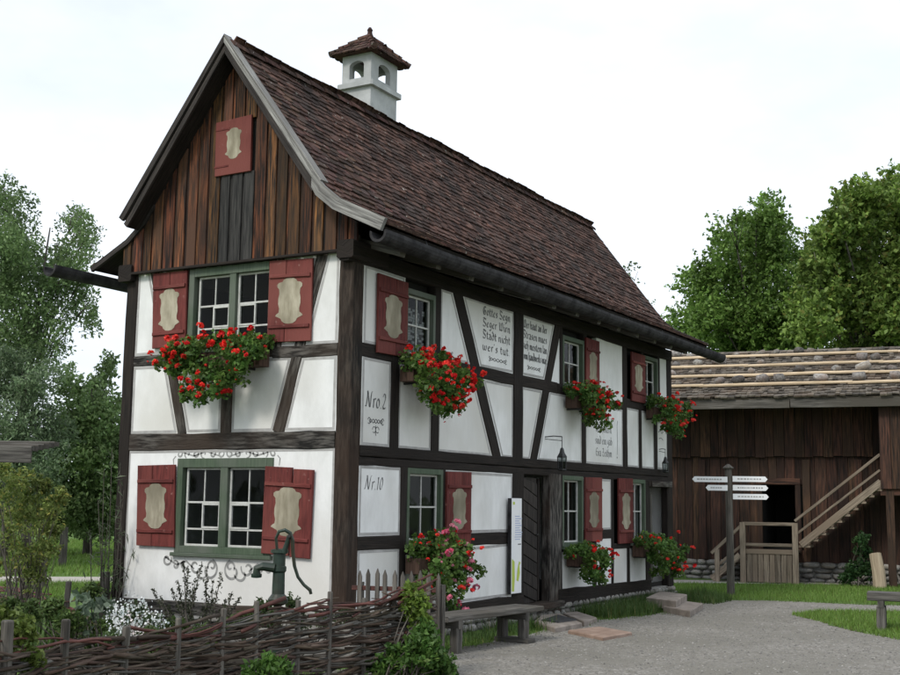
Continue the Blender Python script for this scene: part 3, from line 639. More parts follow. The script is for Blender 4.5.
for c, a, b, n_, s in tiles[300:]:
    k = len(V); V += list(c+tv[:, :1]*a+tv[:, 1:2]*b+tv[:, 2:]*n_); Fc += [[i+k for i in q] for q in TF]
tag(mk('tile_field', (V, Fc), M['tile_stuff'], roof), kind='stuff')
y = Y0+.02; k = 0
while y < Y1-.05:      # ridge tiles, half-round, overlapping
    l = .36; secs = []
    for tt, rr in ((0, .105), (.03, .115), (l, .095)):
        secs.append([np.array((XM+rr*math.sin(q), y+tt, ZR-.075+rr*math.cos(q)+random.uniform(-.002, .002))) for q in np.linspace(-1.5, 1.5, 7)]+[np.array((XM+(rr-.016)*math.sin(q), y+tt, ZR-.075+(rr-.016)*math.cos(q))) for q in np.linspace(1.5, -1.5, 7)])
    mk('ridge_tile', loft(secs), M['tile'], roof); y += .325
# verge boards on the gable we see
K = [np.array((XM+a, z)) for a, z in PROF]
def verge(side, pts, w, y0, y1, m, name, drop=0.):
    P = [np.array((XM+side*a, z)) for a, z in pts]; secs = []
    for i, p in enumerate(P):
        t = nrm(P[min(i+1, len(P)-1)]-P[max(i-1, 0)]); n_ = np.array((-t[1], t[0])); n_ = n_ if n_[1] > 0 else -n_
        a, b = p-n_*drop, p-n_*(drop+w)
        if i == 0: n_ = np.array((0, 1)); a, b = p-n_*drop*1.2, p-n_*(drop+w)*1.3
        secs.append([np.array((a[0], y0, a[1])), np.array((a[0], y1, a[1])), np.array((b[0], y1, b[1])), np.array((b[0], y0, b[1]))])
    return mk(name, loft(secs), M[m], roof)
UP, KICK = PROF[:2], [(1.42, 5.405), (1.56, 5.235), (1.78, 5.06), (2.43, 4.75)]
verge(1, UP, .062, Y0-.045, Y0-.004, 'barge', 'verge_board', drop=-.035); verge(1, UP, .085, Y0-.02, Y0+.01, 'barge_dk', 'barge_board', drop=.04)
verge(1, KICK, .15, Y0-.06, Y0-.006, 'barge', 'verge_board', drop=-.04)
verge(1, UP, .02, Y0-.045, Y0+.10, 'barge', 'verge_cap', drop=-.06)
verge(-1, UP+[(1.585, 5.19)], .05, Y0-.045, Y0-.004, 'barge_dk', 'verge_board', drop=-.035); verge(-1, UP+[(1.6, 5.17)], .07, Y0-.02, Y0+.01, 'barge_dk', 'barge_board', drop=.04)
verge(-1, UP+[(1.585, 5.19)], .03, Y0-.045, Y0+.10, 'barge_dk', 'verge_cap', drop=-.065)
verge(-1, [(1.30, 5.52), (1.52, 5.24), (1.78, 5.03), (2.40, 4.72)], .07, -.09, -.05, 'barge_dk', 'barge_board', drop=.03)
for s in (1, -1): verge(s, UP, .16, Y1-.02, Y1+.02, 'barge_dk', 'barge_board', drop=-.02); verge(s, KICK, .14, Y1-.02, Y1+.02, 'barge_dk', 'barge_board', drop=-.02)
mk('ridge_finial', tube([(XM, Y1-.05, ZR), (XM, Y1+.02, ZR+.09), (XM+.02, Y1+.1, ZR+.11)], [.03, .025, .012]), M['iron'], roof)
# rafter feet and half-log gutters
for i in range(13):
    y = .28+i*.83; mk('rafter_foot', beam((-.2, y, 4.74), (.50, y, 4.52), .12, .09, (0, 1, 0), seg=3, jit=.04), M['bench'], house)
def gutter(x, z, y0, y1, name):
    secs = []; n = int((y1-y0)/.7)
    for i in range(n+1):
        y = y0+(y1-y0)*i/n; r_ = .112*random.uniform(.95, 1.06); cz = z+random.uniform(-.008, .008); cx = x+random.uniform(-.006, .006)
        secs.append([np.array((cx+r_*math.cos(q), y, cz+r_*math.sin(q))) for q in np.linspace(-math.pi-.25, .25, 11)]+[np.array((cx+(r_-.03)*math.cos(q), y, cz+(r_-.03)*math.sin(q))) for q in np.linspace(.2, -math.pi-.2, 9)])
    return mk(name, loft(secs), M['gutter'], house, smooth=False)
gutter(.57, 4.625, -.37, 12.1, 'gutter'); gutter(-HW-.60, 4.57, -.78, 11.2, 'gutter')
for i in range(7): mk('gutter_hook', tube([(.60, .6+i*1.6, 4.74), (.66, .6+i*1.6, 4.60), (.56, .6+i*1.6, 4.53), (.3, .6+i*1.6, 4.60)], .010, 6), M['iron'], house)

# ---- chimney on the ridge
cx0, cx1, cy0, cy1, cz0, cz1 = -2.34, -1.82, 2.97, 3.69, 6.5, 8.30
ccx, ccy = (cx0+cx1)/2, (cy0+cy1)/2
chim = mk('chimney', box((ccx, ccy, (cz0+7.79)/2), (cx1-cx0, cy1-cy0, 7.79-cz0)), M['chim'], house)
mk('cornice', beam((ccx, ccy, 7.78), (ccx, ccy, 7.855), cx1-cx0+.12, cy1-cy0+.12, (1, 0, 0), ch=.025), M['chim'], chim)
# upper box with arched smoke openings on all four sides
def arch_wall(u0, u1, z0, z1, o0, o1, oz0, oz1, f0, f1, mapf):
    """wall slab with one arched opening; mapf(u, z, depth) -> xyz"""
    n = 8; um = (o0+o1)/2; r_ = (o1-o0)/2; arc = [(um-r_*math.cos(math.pi*i/n), oz1-r_*.55+r_*.55*math.sin(math.pi*i/n)) for i in range(n+1)]
    inner = [(o0, oz0)]+arc+[(o1, oz0)]
    outer = [(u0, oz0)]+[(u0+(u1-u0)*i/n, z1) for i in range(n+1)]+[(u1, oz0)]
    V, Fc = [], []; m_ = len(inner)
    for d in (f0, f1):
        V += [mapf(u, z, d) for u, z in inner]+[mapf(u, z, d) for u, z in outer]
    for k in (0, 2*m_):
        Fc += [[k+i, k+i+1, k+m_+i+1, k+m_+i] for i in range(m_-1)]
    Fc += [[i, i+1, 2*m_+i+1, 2*m_+i] for i in range(m_-1)]+[[m_+i, m_+i+1, 3*m_+i+1, 3*m_+i] for i in range(m_-1)]
    n0 = len(V)
    for d in (f0, f1): V += [mapf(u0, z0, d), mapf(u1, z0, d), mapf(u1, oz0, d), mapf(u0, oz0, d)]
    Fc += [[n0, n0+1, n0+2, n0+3], [n0+7, n0+6, n0+5, n0+4]]+[[n0+i, n0+(i+1) % 4, n0+4+(i+1) % 4, n0+4+i] for i in range(4)]
    return V, Fc
ge = []
tw = .085
ge.append(arch_wall(cx0, cx1, 7.855, cz1, ccx-.13, ccx+.13, 7.93, 8.20, 0, tw, lambda u, z, d: np.array((u, cy0+d, z))))
ge.append(arch_wall(cx0, cx1, 7.855, cz1, ccx-.13, ccx+.13, 7.93, 8.20, 0, tw, lambda u, z, d: np.array((u, cy1-d, z))))
ge.append(arch_wall(cy0+tw, cy1-tw, 7.855, cz1, ccy-.16, ccy+.16, 7.93, 8.20, 0, tw, lambda u, z, d: np.array((cx1-d, u, z))))
ge.append(arch_wall(cy0+tw, cy1-tw, 7.855, cz1, ccy-.16, ccy+.16, 7.93, 8.20, 0, tw, lambda u, z, d: np.array((cx0+d, u, z))))
mk('smoke_box', join(ge), M['chim'], chim)
# hipped cap of small tiles with clay hips
cap = mk('chimney_cap', ([(cx0-.12, cy0-.12, cz1), (cx1+.12, cy0-.12, cz1), (cx1+.12, cy1+.12, cz1), (cx0-.12, cy1+.12, cz1), (ccx, ccy-.07, cz1+.36), (ccx, ccy+.07, cz1+.36)], [[3, 2, 1, 0], [0, 1, 4], [1, 2, 5, 4], [2, 3, 5], [3, 0, 4, 5]]), M['tile_stuff'], house)
cc = [np.array((cx0-.14, cy0-.14, cz1-.01)), np.array((cx1+.14, cy0-.14, cz1-.01)), np.array((cx1+.14, cy1+.14, cz1-.01)), np.array((cx0-.14, cy1+.14, cz1-.01))]; tp = [np.array((ccx, ccy-.07, cz1+.37)), np.array((ccx, ccy+.07, cz1+.37))]
TS = mesh('tile', np.array(TV)*(.62, .55, 1), TF, M['tile'])
for a, b, t in ((cc[0], cc[1], tp[0]), (cc[1], cc[2], tp[0]*.5+tp[1]*.5), (cc[2], cc[3], tp[1]), (cc[3], cc[0], tp[0]*.5+tp[1]*.5)):
    ex = nrm(b-a); nn = nrm(np.cross(b-a, t-a)); nn = nn if nn[2] > 0 else -nn; upv = np.cross(nn, ex); mid = (a+b)/2; H = np.dot(t-mid, upv); Wd = np.linalg.norm(b-a)
    for r_ in range(5):
        h = H*r_/5; wd = Wd*(1-r_/5.3); n = max(1, int(wd/.112))
        for i in range(n):
            c = mid+upv*(h-.005)+ex*((i+.5)/n-.5)*wd+nn*(.006+random.uniform(0, .006)); u_ = nrm(upv-nn*.1+ex*random.uniform(-.06, .06)); ax = nrm(np.cross(u_, nn)); nz = np.cross(ax, u_)
            link('tile', TS, c, cap, Matrix(((ax[0], u_[0], nz[0]), (ax[1], u_[1], nz[1]), (ax[2], u_[2], nz[2]))).to_quaternion())
for i, c in enumerate(cc):
    t = tp[0 if i < 2 else 1]
    for k in range(4):
        a, b = c+(t-c)*k/4, c+(t-c)*(k+1.15)/4; mk('hip_tile', tube([a+(0, 0, .028), b+(0, 0, .012)], [.05, .038], 8), M['tile'], cap)
mk('cap_finial', lathe([(.05, 0), (.062, .04), (.04, .09), (.035, .12), (.045, .15), (.02, .19)], (ccx, ccy-.03, cz1+.35), 10), M['tile'], cap)

# ---- painted writing and scrolls: broad-nib strokes a few mm proud of the plaster
GL = {'a': (.5, [[(.06, .58), (.36, .6), (.36, .06), (.46, 0)], [(.36, .36), (.1, .3), (.06, .08), (.2, 0), (.36, .14)]]), 'b': (.5, [[(.08, 1), (.08, .06), (.3, 0), (.42, .2), (.4, .5), (.08, .58)]]), 'c': (.42, [[(.38, .5), (.2, .6), (.06, .4), (.08, .1), (.22, 0), (.38, .1)]]),
      'd': (.5, [[(.1, 1), (.3, .8), (.42, .45), (.4, .1), (.22, 0), (.07, .15), (.07, .42), (.22, .58), (.4, .5)]]), 'e': (.44, [[(.08, .3), (.38, .42), (.24, .6), (.07, .4), (.08, .1), (.22, 0), (.38, .1)]]), 'g': (.5, [[(.4, .55), (.15, .6), (.06, .35), (.15, .08), (.38, .18), (.4, .58), (.38, -.22), (.2, -.34), (.06, -.24)]]),
      'h': (.5, [[(.08, 1), (.08, 0)], [(.08, .42), (.28, .6), (.4, .45), (.38, .05), (.26, -.2)]]), 'i': (.26, [[(.06, .5), (.14, .6), (.14, .06), (.22, 0)], [(.12, .82), (.18, .88)]]), 'l': (.26, [[(.13, 1), (.1, .08), (.22, 0)]]), 'm': (.76, [[(.06, .55), (.1, .58), (.1, 0)], [(.1, .42), (.26, .6), (.36, .5), (.36, 0)], [(.36, .42), (.52, .6), (.62, .5), (.62, .06), (.72, 0)]]),
      'n': (.52, [[(.06, .55), (.1, .58), (.1, 0)], [(.1, .42), (.28, .6), (.38, .5), (.38, .06), (.48, 0)]]), 'o': (.48, [[(.22, .6), (.07, .42), (.08, .12), (.22, 0), (.4, .15), (.4, .45), (.22, .6)]]), 'r': (.38, [[(.06, .52), (.12, .58), (.12, 0)], [(.12, .4), (.24, .6), (.36, .54)]]), 's': (.42, [[(.36, .52), (.2, .6), (.08, .45), (.34, .22), (.3, .04), (.06, .04)]]),
      't': (.34, [[(.14, .85), (.12, .1), (.22, 0), (.32, .08)], [(.02, .58), (.3, .6)]]), 'u': (.52, [[(.06, .55), (.12, .58), (.12, .1), (.24, 0), (.38, .12)], [(.38, .6), (.38, .06), (.48, 0)]]), 'v': (.46, [[(.06, .6), (.12, .1), (.22, 0), (.38, .2), (.36, .58)]]), 'w': (.7, [[(.06, .6), (.12, .08), (.22, 0), (.34, .14), (.34, .56)], [(.34, .14), (.46, 0), (.6, .2), (.58, .6)]]), 'z': (.42, [[(.06, .58), (.36, .58), (.1, .3), (.34, .2), (.3, -.15), (.08, -.22)]]),
      'k': (.48, [[(.08, 1), (.08, 0)], [(.36, .6), (.1, .32), (.4, 0)]]),
      'G': (.72, [[(.62, .9), (.36, 1), (.12, .75), (.1, .3), (.3, 0), (.55, .1), (.6, .45), (.4, .5)], [(.3, .95), (.32, .2)]]), 'S': (.66, [[(.6, .85), (.36, 1), (.12, .8), (.2, .55), (.52, .4), (.56, .12), (.3, 0), (.06, .12)], [(.05, .95), (.2, 1.04), (.4, .95)]]), 'W': (.9, [[(.05, .85), (.16, 1), (.16, .2), (.3, 0), (.46, .15), (.44, .95)], [(.46, .15), (.6, 0), (.8, .25), (.74, .95), (.6, 1)]]),
      'E': (.62, [[(.56, .88), (.32, 1), (.1, .7), (.1, .25), (.3, 0), (.56, .12)], [(.1, .52), (.45, .56)]]), 'Z': (.62, [[(.06, .9), (.3, 1), (.54, .92), (.12, .1), (.34, 0), (.58, .1)], [(.15, .52), (.46, .52)]]), 'N': (.8, [[(.02, .1), (.1, 0), (.2, .9), (.14, 1)], [(.18, .95), (.5, .02), (.58, .06), (.6, .9), (.74, 1)]]),
      'B': (.6, [[(.1, 1), (.1, 0), (.4, .02), (.5, .25), (.1, .52), (.44, .75), (.36, 1), (.05, .95)]]), 'D': (.64, [[(.12, .95), (.12, .05), (.4, 0), (.56, .4), (.45, .9), (.05, 1)]]), '1': (.3, [[(.06, .78), (.16, .96), (.16, 0)]]), '0': (.5, [[(.24, .9), (.08, .6), (.1, .15), (.24, 0), (.4, .25), (.4, .65), (.24, .9)]]), '2': (.52, [[(.08, .75), (.2, .98), (.4, .86), (.36, .5), (.08, .04), (.46, .04), (.48, .12)]]),
      '.': (.2, [[(.06, .0), (.12, .07)]]), "'": (.18, [[(.1, 1), (.06, .8)]]), '-': (.34, [[(.04, .32), (.3, .38)]])}
def nib(pl, pts, w, d, ang=R(38), tmin=.32):
    """stroke with a slanted broad nib, kept at least a hairline wide"""
    P = [np.array(p, float) for p in pts]
    if len(P) > 2:      # soften corners
        Q = [P[0]]
        for a, b in zip(P, P[1:]): Q += [a*.72+b*.28, a*.28+b*.72]
        P = Q+[P[-1]]
    nv = np.array((math.cos(ang), math.sin(ang)))*w/2; V = []; n = len(P)
    for i, p in enumerate(P):
        t = nrm(P[min(i+1, n-1)]-P[max(i-1, 0)]); q = np.array((-t[1], t[0])); o = q*np.dot(q, nv)
        if np.linalg.norm(o) < w*tmin/2: o = q*w*tmin/2*(1 if np.dot(q, nv) >= 0 else -1)
        V += [on(pl, *(p+o), d), on(pl, *(p-o), d)]
    return V, [[2*i, 2*i+1, 2*i+3, 2*i+2] for i in range(n-1)]
def write(pl, text, u, z, h, d=.0018, sx=1., slant=0., pen=.15, slope=0.):
    gs = []; x = 0.
    for ch in text:
        if ch == ' ': x += .3; continue
        w, st = GL[ch]
        for s in st: gs.append(nib(pl, [(u+((x+a)*sx+b*slant)*h, z+b*h+slope*(x*sx)*h) for a, b in s], pen*h, d))
        x += w+.04
    return join(gs), x*sx*h
def text_w(t, h, sx): return sum(.3 if c == ' ' else GL[c][0]+.04 for c in t)*h*sx
def inscription(pl, lines, uc, ztop, h, lead, parent, sx=1., pen=.15, left=None, maxw=None, m='ink'):
    gs = []
    for i, t in enumerate(lines):
        s_ = sx if not maxw else min(sx, maxw/text_w(t, h, 1.)); w = text_w(t, h, s_)
        gs.append(write(pl, t, (uc-w/2) if left is None else left, ztop-h-i*lead, h, sx=s_, pen=pen)[0])
    return mk('painted_inscription', join(gs), M[m], parent)
def flourish(pl, uc, zc, w, h, parent, pw=.012, m='ink'):
    gs = []; n = 60
    for k in (0, math.pi):
        gs.append(ribbon(pl, [(uc-w/2*.8+w*.8*t/n, zc+h/2*.55*math.sin(5*math.pi*t/n+k)*(1-.3*abs(2*t/n-1))) for t in range(n+1)], pw, .0018))
    for s in (-1, 1): gs.append(ribbon(pl, [(uc+s*(w*.40+h*.33*math.cos(q)), zc+h*.42*math.sin(q)) for q in np.linspace(.3, 5.6, 18)], pw, .0018))
    return mk('painted_flourish', join(gs), M[m], parent)
for ch_, u_ in (('Nro.', .315), ('2', .66)): mk('painted_letters', write('l', ch_, u_, 2.755, .19, sx=.92, pen=.16, slant=.1)[0], M['ink'], pn2)
flourish('l', .545, 2.60, .36, .085, pn2, .012)
mk('painted_flourish', join([ribbon('l', [(.545+s*(.035+.035*math.cos(q)), 2.50+.035*math.sin(q)) for q in np.linspace(0, 5.5, 14)], .010, .0018) for s in (-1, 1)]+[ribbon('l', [(.545, 2.55), (.54, 2.48), (.55, 2.43)], .012, .0018)]), M['ink'], pn2)
mk('painted_letters', write('l', 'Nr.10', .33, 1.80, .165, sx=1.0, pen=.13, slant=.22)[0], M['ink'], pn10)
inscription('l', ['Gottes Segn', 'Seger Wirn', 'Stadt nicht', "wer's tut."], 3.58, 4.37, .118, .165, pv1, maxw=.84, sx=1.7, pen=.24)
flourish('l', 3.62, 3.655, .62, .075, pv1, .012)
inscription('l', ['Wer baut an der', 'Strasen mues', 'sich meistern lan', 'vom Handwerks man'.replace('H', 'h')], 4.82, 4.36, .122, .156, pv2, maxw=.82, sx=1.7, pen=.22)
flourish('l', 4.78, 3.66, .50, .07, pv2, .012)
inscription('l', ['von hier', 'der-heitern', 'sind ein gab', 'Eva Zeithm'], 7.45, 3.20, .135, .20, pv3, maxw=.95, pen=.15)
mk('painted_line', join([ribbon('l', [(8.03, 2.52), (8.045, 2.75), (8.03, 3.02), (8.06, 3.10)], .016, .0018), ribbon('l', [(8.02, 2.46), (8.04, 2.48)], .03, .0018)]), M['ink'], pv3)
mk('painted_mark', join([ribbon('l', [(10.06, 3.02), (10.15, 3.06), (10.24, 3.0), (10.33, 3.05)], .02, .0018), ribbon('l', [(10.08, 2.9), (10.2, 2.92), (10.3, 2.88)], .015, .0018)]), M['ink'], pv4)
flourish('l', 2.24, 3.60, .22, .06, house.children[0] if False else pv1, .010)
# scroll work over and under the gable window
def spiral(u, z, r0, turns, a0, s=1): return [(u+s*r0*(1-.72*t/24)*math.cos(a0+turns*2*math.pi*t/24), z+r0*(1-.72*t/24)*math.sin(a0+turns*2*math.pi*t/24)) for t in range(25)]
gs = []; wL0, wL1, zt, zbm = x0, x1, z1, z0
for s in (-1, 1):
    for k, (o, r_, tn, a0) in enumerate(((.07, .05, .9, 2.4), (.20, .05, 1.1, 1.2), (.34, .052, .9, -1.8), (.47, .05, 1.1, 1.4), (.60, .05, .9, -1.2), (.73, .045, .8, 2.2))):
        gs.append(ribbon('g', spiral(-1.80+s*o, zt+.055, r_*1.05, tn, a0, s), .024, .002, True))
    gs.append(ribbon('g', [(-1.80+s*.79, zt+.03), (-1.80+s*.83, zt-.01), (-1.80+s*.82, zt-.09)], .016, .002, True))
    gs.append(ribbon('g', [(-1.80+s*.1, zt+.03), (-1.80+s*.3, zt+.085), (-1.80+s*.5, zt+.03), (-1.80+s*.7, zt+.08)], .020, .002, True))
mk('painted_scroll', join(gs), M['inkgrey'], lp)
gs = []
for s in (-1, 1):
    for o, dz, r_, tn, a0 in ((.86, -.05, .065, 1.1, 2.6), (.72, -.11, .05, .9, 1.0), (.58, -.09, .06, .8, 3.4), (.40, -.11, .085, .95, 2.9), (.18, -.15, .12, .9, 1.9), (.14, -.10, .06, 1.0, -.6), (.32, -.17, .10, .55, 3.3)):
        gs.append(ribbon('g', spiral(-1.80+s*o, zbm-.045+dz, r_*1.15, tn, a0, s), .032, .002, True))
    gs.append(ribbon('g', [(-1.80+s*.9, zbm-.06), (-1.80+s*.7, zbm-.15), (-1.80+s*.55, zbm-.10), (-1.80+s*.42, zbm-.19)], .028, .002, True))
mk('painted_scroll', join(gs), M['inkgrey'], lp)

# ================================================================== flower boxes
def flower_mesh(name, col, seed, r=.042, n=22):
    st = rng.bit_generator.state; v = rng.normal(size=(n, 3)); v /= np.linalg.norm(v, axis=1)[:, None]; v[:, 2] = np.abs(v[:, 2])*.8-.15
    c = np.array(col)*rng.uniform(.65, 1.2, (n, 1)); return leaf_mesh(name, v*r*.8, r*1.05, np.clip(c, 0, 1), M['petal'], up=0, aspect=1.15, nrmdir=v*3)
RED = [flower_mesh('flower', c, i) for i, c in enumerate(((.84, .026, .020), (.88, .045, .03), (.70, .014, .016), (.84, .06, .045)))]
PINK = [flower_mesh('flower', c, i, .048) for i, c in enumerate(((.78, .22, .33), (.80, .33, .42), (.72, .13, .24)))]
def flower_box(pl, u0, u1, zb_, label, pu=.12, dmax=.42, drop=.32, rise=.22, nl=900, nf=48, pink=0., lean=0., boxd=(.05, .24), low=0.):
    """pl wall, box from u0 to u1, top edge at zb_; foliage spills over front and ends"""
    c = on(pl, (u0+u1)/2, zb_-.2, (boxd[0]+boxd[1])/2)
    t = thing('flower_box', tuple(c), label, 'flower box', 'geranium boxes under the house windows')
    b0, b1 = boxd; L = u1-u0
    gs = [slab(pl, rect(u0, u1, zb_-.19, zb_), b1-.02, b1, .003), slab(pl, rect(u0, u1, zb_-.19, zb_), b0, b0+.02, .003), slab(pl, rect(u0, u0+.02, zb_-.188, zb_-.002), b0+.02, b1-.02, .002), slab(pl, rect(u1-.02, u1, zb_-.188, zb_-.002), b0+.02, b1-.02, .002), slab(pl, rect(u0+.02, u1-.02, zb_-.188, zb_-.03), b0+.02, b1-.02, .002)]
    mk('box', join(gs), M['terracotta'], t)
    for uu in (u0+L*.2, u0+L*.8): mk('bracket', beam(on(pl, uu, zb_-.2, 0), on(pl, uu, zb_-.2, b1), .03, .02, (0, 0, 1)), M['iron'], t)
    cs = []
    for i in range(int(nl/24)):
        q = rng.random(); uu = u0-pu+(L+2*pu)*rng.random(); k = abs(2*(uu-(u0+u1)/2)/(L+2*pu)); dd = boxd[0]+.04+(dmax-boxd[0])*rng.random()**.8
        zt_ = zb_+rise*(1-.55*k**2)*(1-.5*max(0, dd-.25)/.3); zl = zb_-drop*(1-.75*k**2)-low if dd > b1-.03 else zb_-.02
        cs.append(on(pl, uu+lean*(zb_-zl)*0, zl+(zt_-zl)*rng.random(), dd))
    blob('foliage', cs, .10, 46, .056, (.055, .130, .024), (.155, .255, .062), t, aspect=1.15, up=.5, kind='stuff', odd=(.10, .15, .05), podd=.06)
    for i in range(int(nf*1.6)):
        c_ = np.array(cs[rng.integers(len(cs))])+rng.normal(size=3)*.05; out = np.array(on(pl, 0, 0, 1)); c_ = c_+out*rng.uniform(.06, .14)+np.array((0, 0, rng.uniform(-.02, .08)))
        ms = PINK if rng.random() < pink else RED
        o = link('flower', ms[rng.integers(len(ms))], c_, t); s_ = rng.uniform(.45, 1.15)*(1 if rng.random() > .15 else .55); o.scale = (s_,)*3; o.rotation_euler = (rng.uniform(-.8, .8), rng.uniform(-.8, .8), rng.uniform(0, 6.28))
    return t
flower_box('g', -2.42, -1.14, 3.42, 'geraniums in the box under the upper gable window above the green pump', pu=.07, dmax=.48, drop=.60, rise=.22, nl=2400, nf=66)
flower_box('l', .98, 1.84, 3.30, 'lush red geraniums under the lace-curtained upper window near the corner', pu=.14, dmax=.54, drop=.62, rise=.20, nl=1700, nf=88)
flower_box('l', 5.80, 6.60, 3.34, 'red geraniums under the middle upper window of the long wall', pu=.08, dmax=.54, drop=.52, rise=.24, nl=1100, nf=46)
flower_box('l', 9.30, 10.02, 3.42, 'red geraniums under the farthest upper window beside the barn roof', pu=.10, dmax=.56, drop=.54, rise=.26, nl=1200, nf=44)
flower_box('l', 1.18, 2.10, 1.0, 'mixed pink and red geraniums above the bench beside the picket fence', pu=.06, dmax=.56, drop=.60, rise=.34, nl=1700, nf=50, pink=.42)
flower_box('l', 5.84, 6.56, .92, 'sparse red geraniums between the house door and the last ground floor windows', pu=.10, dmax=.52, drop=.42, rise=.12, nl=1000, nf=18)
flower_box('l', 8.58, 9.34, .98, 'bushy geraniums with few blooms by the far stone steps', pu=.14, dmax=.70, drop=.58, rise=.22, nl=1500, nf=22)

# ================================================================== small things on and before the house
t = thing('information_board', tuple(on('l', 4.03, .40, .06)), 'tall narrow white information board with lime green print beside the house door', 'sign')
u0, u1 = 3.93, 4.25
mk('panel', slab('l', rect(u0, u1, .42, 1.74), .045, .075, .003), M['signw'], t); mk('edge_strip', slab('l', rect(u0-.03, u0-.002, .42, 1.74), .03, .078, .003), M['gutter'], t)
gs = [slab('l', rect(u0+.10+random.uniform(0, .02), u0+.10+random.uniform(.14, .24), z, z+.014), .075, .0762, .0003) for z in np.arange(1.16, 1.50, .032)]
mk('text_block', join(gs), M['blue'], t); mk('dark_line', slab('l', rect(u0+.2, u0+.30, 1.09, 1.105), .075, .0764, .0003), M['ink'], t)
mk('lime_print', flat('l', [(u0+.02, .45), (u0+.09, .45), (u0+.11, .62), (u0+.10, .86), (u0+.02, .90)], .0764), M['lime'], t)
mk('lime_print', flat('l', [(u0+.16, .60), (u0+.22, .58), (u0+.27, .70), (u0+.25, .80), (u0+.29, .84), (u0+.24, .86), (u0+.19, .76)], .0764), M['lime'], t)
mk('lime_print', flat('l', rect(u0+.04, u0+.10, 1.65, 1.69), .0764), M['lime'], t)

def lantern(u, z, d, label, sc=1.):
    t = thing('wall_lantern', tuple(on('l', u, z-.4*sc, d)), label, 'lantern')
    mk('bracket', tube([on('l', u, z, 0), on('l', u, z+.012, d*.5), on('l', u, z, d)], .009*sc, 6), M['iron'], t); mk('brace_rod', tube([on('l', u, z-.03, 0), on('l', u, z-.045, d*.5), on('l', u, z-.06, d)], .006*sc, 6), M['iron'], t)
    mk('chain', tube([on('l', u, z, d), on('l', u, z-.17*sc, d)], .007*sc, 6), M['iron'], t)
    c = on('l', u, z-.17*sc, d); mk('hood', lathe([(.012, 0), (.03*sc, -.02*sc), (.045*sc, -.08*sc), (.085*sc, -.14*sc), (.085*sc, -.155*sc)], c, 6), M['iron'], t)
    for k in range(6):
        a = math.pi*k/3; p = np.array((math.cos(a), math.sin(a), 0)); mk('cage_bar', tube([c+p*.078*sc+(0, 0, -.15*sc), c+p*.066*sc+(0, 0, -.34*sc)], .006*sc, 5), M['iron'], t)
    gl = mk('glass', lathe([(.066*sc, -.155*sc), (.056*sc, -.335*sc)], c, 6), M['glass'], t)
    mk('base', lathe([(.075*sc, -.335*sc), (.078*sc, -.35*sc), (.03*sc, -.37*sc)], c, 6), M['iron'], t)
ul, zl = LW(545, 437); lantern(ul, zl, .28, 'black iron lantern on a bracket above the house door', .95)
ul, zl = LW(660, 449); lantern(ul-.05, zl-.01, .12, 'small black lamp on the last white panel beside the barn', .8)

def paving(name, px, ztop, th, m, label, cat='stone slab', grp=None):
    P = [GR(x, y, ztop)[:2] for x, y in px]; P = ccw(P); q = inset(P, .015); n = len(P)
    V = [(x, y, ztop-th) for x, y in P]+[(x, y, ztop-.012) for x, y in P]+[(x, y, ztop+random.uniform(-.004, .004)) for x, y in q]
    Fc = [[k*n+i, k*n+(i+1) % n, (k+1)*n+(i+1) % n, (k+1)*n+i] for k in (0, 1) for i in range(n)]+[[2*n+i for i in range(n)]]
    o = mk(name, (V, Fc), m); tag(o, label, cat, grp); return o
paving('stone_slab', [(534, 621), (555, 627.5), (582, 622.5), (560, 613), (541, 615)], .07, .12, M['slab'], 'pale stone slab under the dark mat at the house door')
paving('stone_slab', [(563, 613), (584, 621.6), (597, 617.5), (577, 611)], .07, .12, M['slab'], 'narrow pale slab to the right of the dark door mat')
paving('stone_slab', [(568, 630), (603, 637), (632, 632), (599, 626)], .05, .09, M['slab_red'], 'loose reddish slab lying on the gravel before the house door')
paving('door_mat', [(541, 619.5), (558, 621.8), (577, 619), (558, 614.5)], .088, .018, M['mat'], 'dark door mat on the slab before the house door', 'door mat')
paving('stone_step', [(646, 597), (676, 601), (687, 594), (660, 591)], .20, .14, M['slab'], 'upper grey stone step at the far end of the house')
paving('stone_step', [(663, 606), (690, 611), (703, 603), (678, 600)], .10, .14, M['slab'], 'lower grey stone step at the far end of the house')

def bench(p0, p1, depthv, z, label, legs=(.12, .82), th=.06, foot=True):
    """p0,p1 front corners of the seat (xy), depthv vector to the back edge"""
    p0, p1, dv = np.array(p0), np.array(p1), np.array(depthv); ax = nrm(p1-p0); L = np.linalg.norm(p1-p0); c = (p0+p1)/2+dv/2; w = np.linalg.norm(dv)
    t = thing('bench', (c[0], c[1], 0), label, 'bench')
    for k in range(2):
        q = dv*(.25+.5*k); a = np.append(p0+q-ax*random.uniform(0, .02), z-th/2); b = np.append(p1+q+ax*random.uniform(0, .02), z-th/2); mk('seat_plank', beam(a, b, w*.49, th, (dv[0], dv[1], 0), seg=6, jit=.03, ch=.01), M['bench'], t)
    for f in legs:
        for q in (.16, .84):
            b = p0+ax*L*f+dv*q; mk('leg', beam((b[0], b[1], 0), (b[0], b[1], z-th-.08), .115, .10, (ax[0], ax[1], 0), seg=3, jit=.05, ch=.012), M['bench'], t)
        a, b = p0+ax*L*f+dv*.02, p0+ax*L*f+dv*.98; mk('cross_beam', beam((*a, z-th-.04), (*b, z-th-.04), .10, .08, (0, 0, 1)), M['bench'], t)
    if foot: a, b = p0+ax*L*legs[1]-dv*.1, p0+ax*L*legs[1]+dv*1.0; mk('foot_plank', beam((*a, .03), (*b, .03), .16, .06, (ax[0], ax[1], 0)), M['bench'], t)
    return t
f0, f1 = GR(449, 617, .42)[:2], GR(544, 606, .42)[:2]
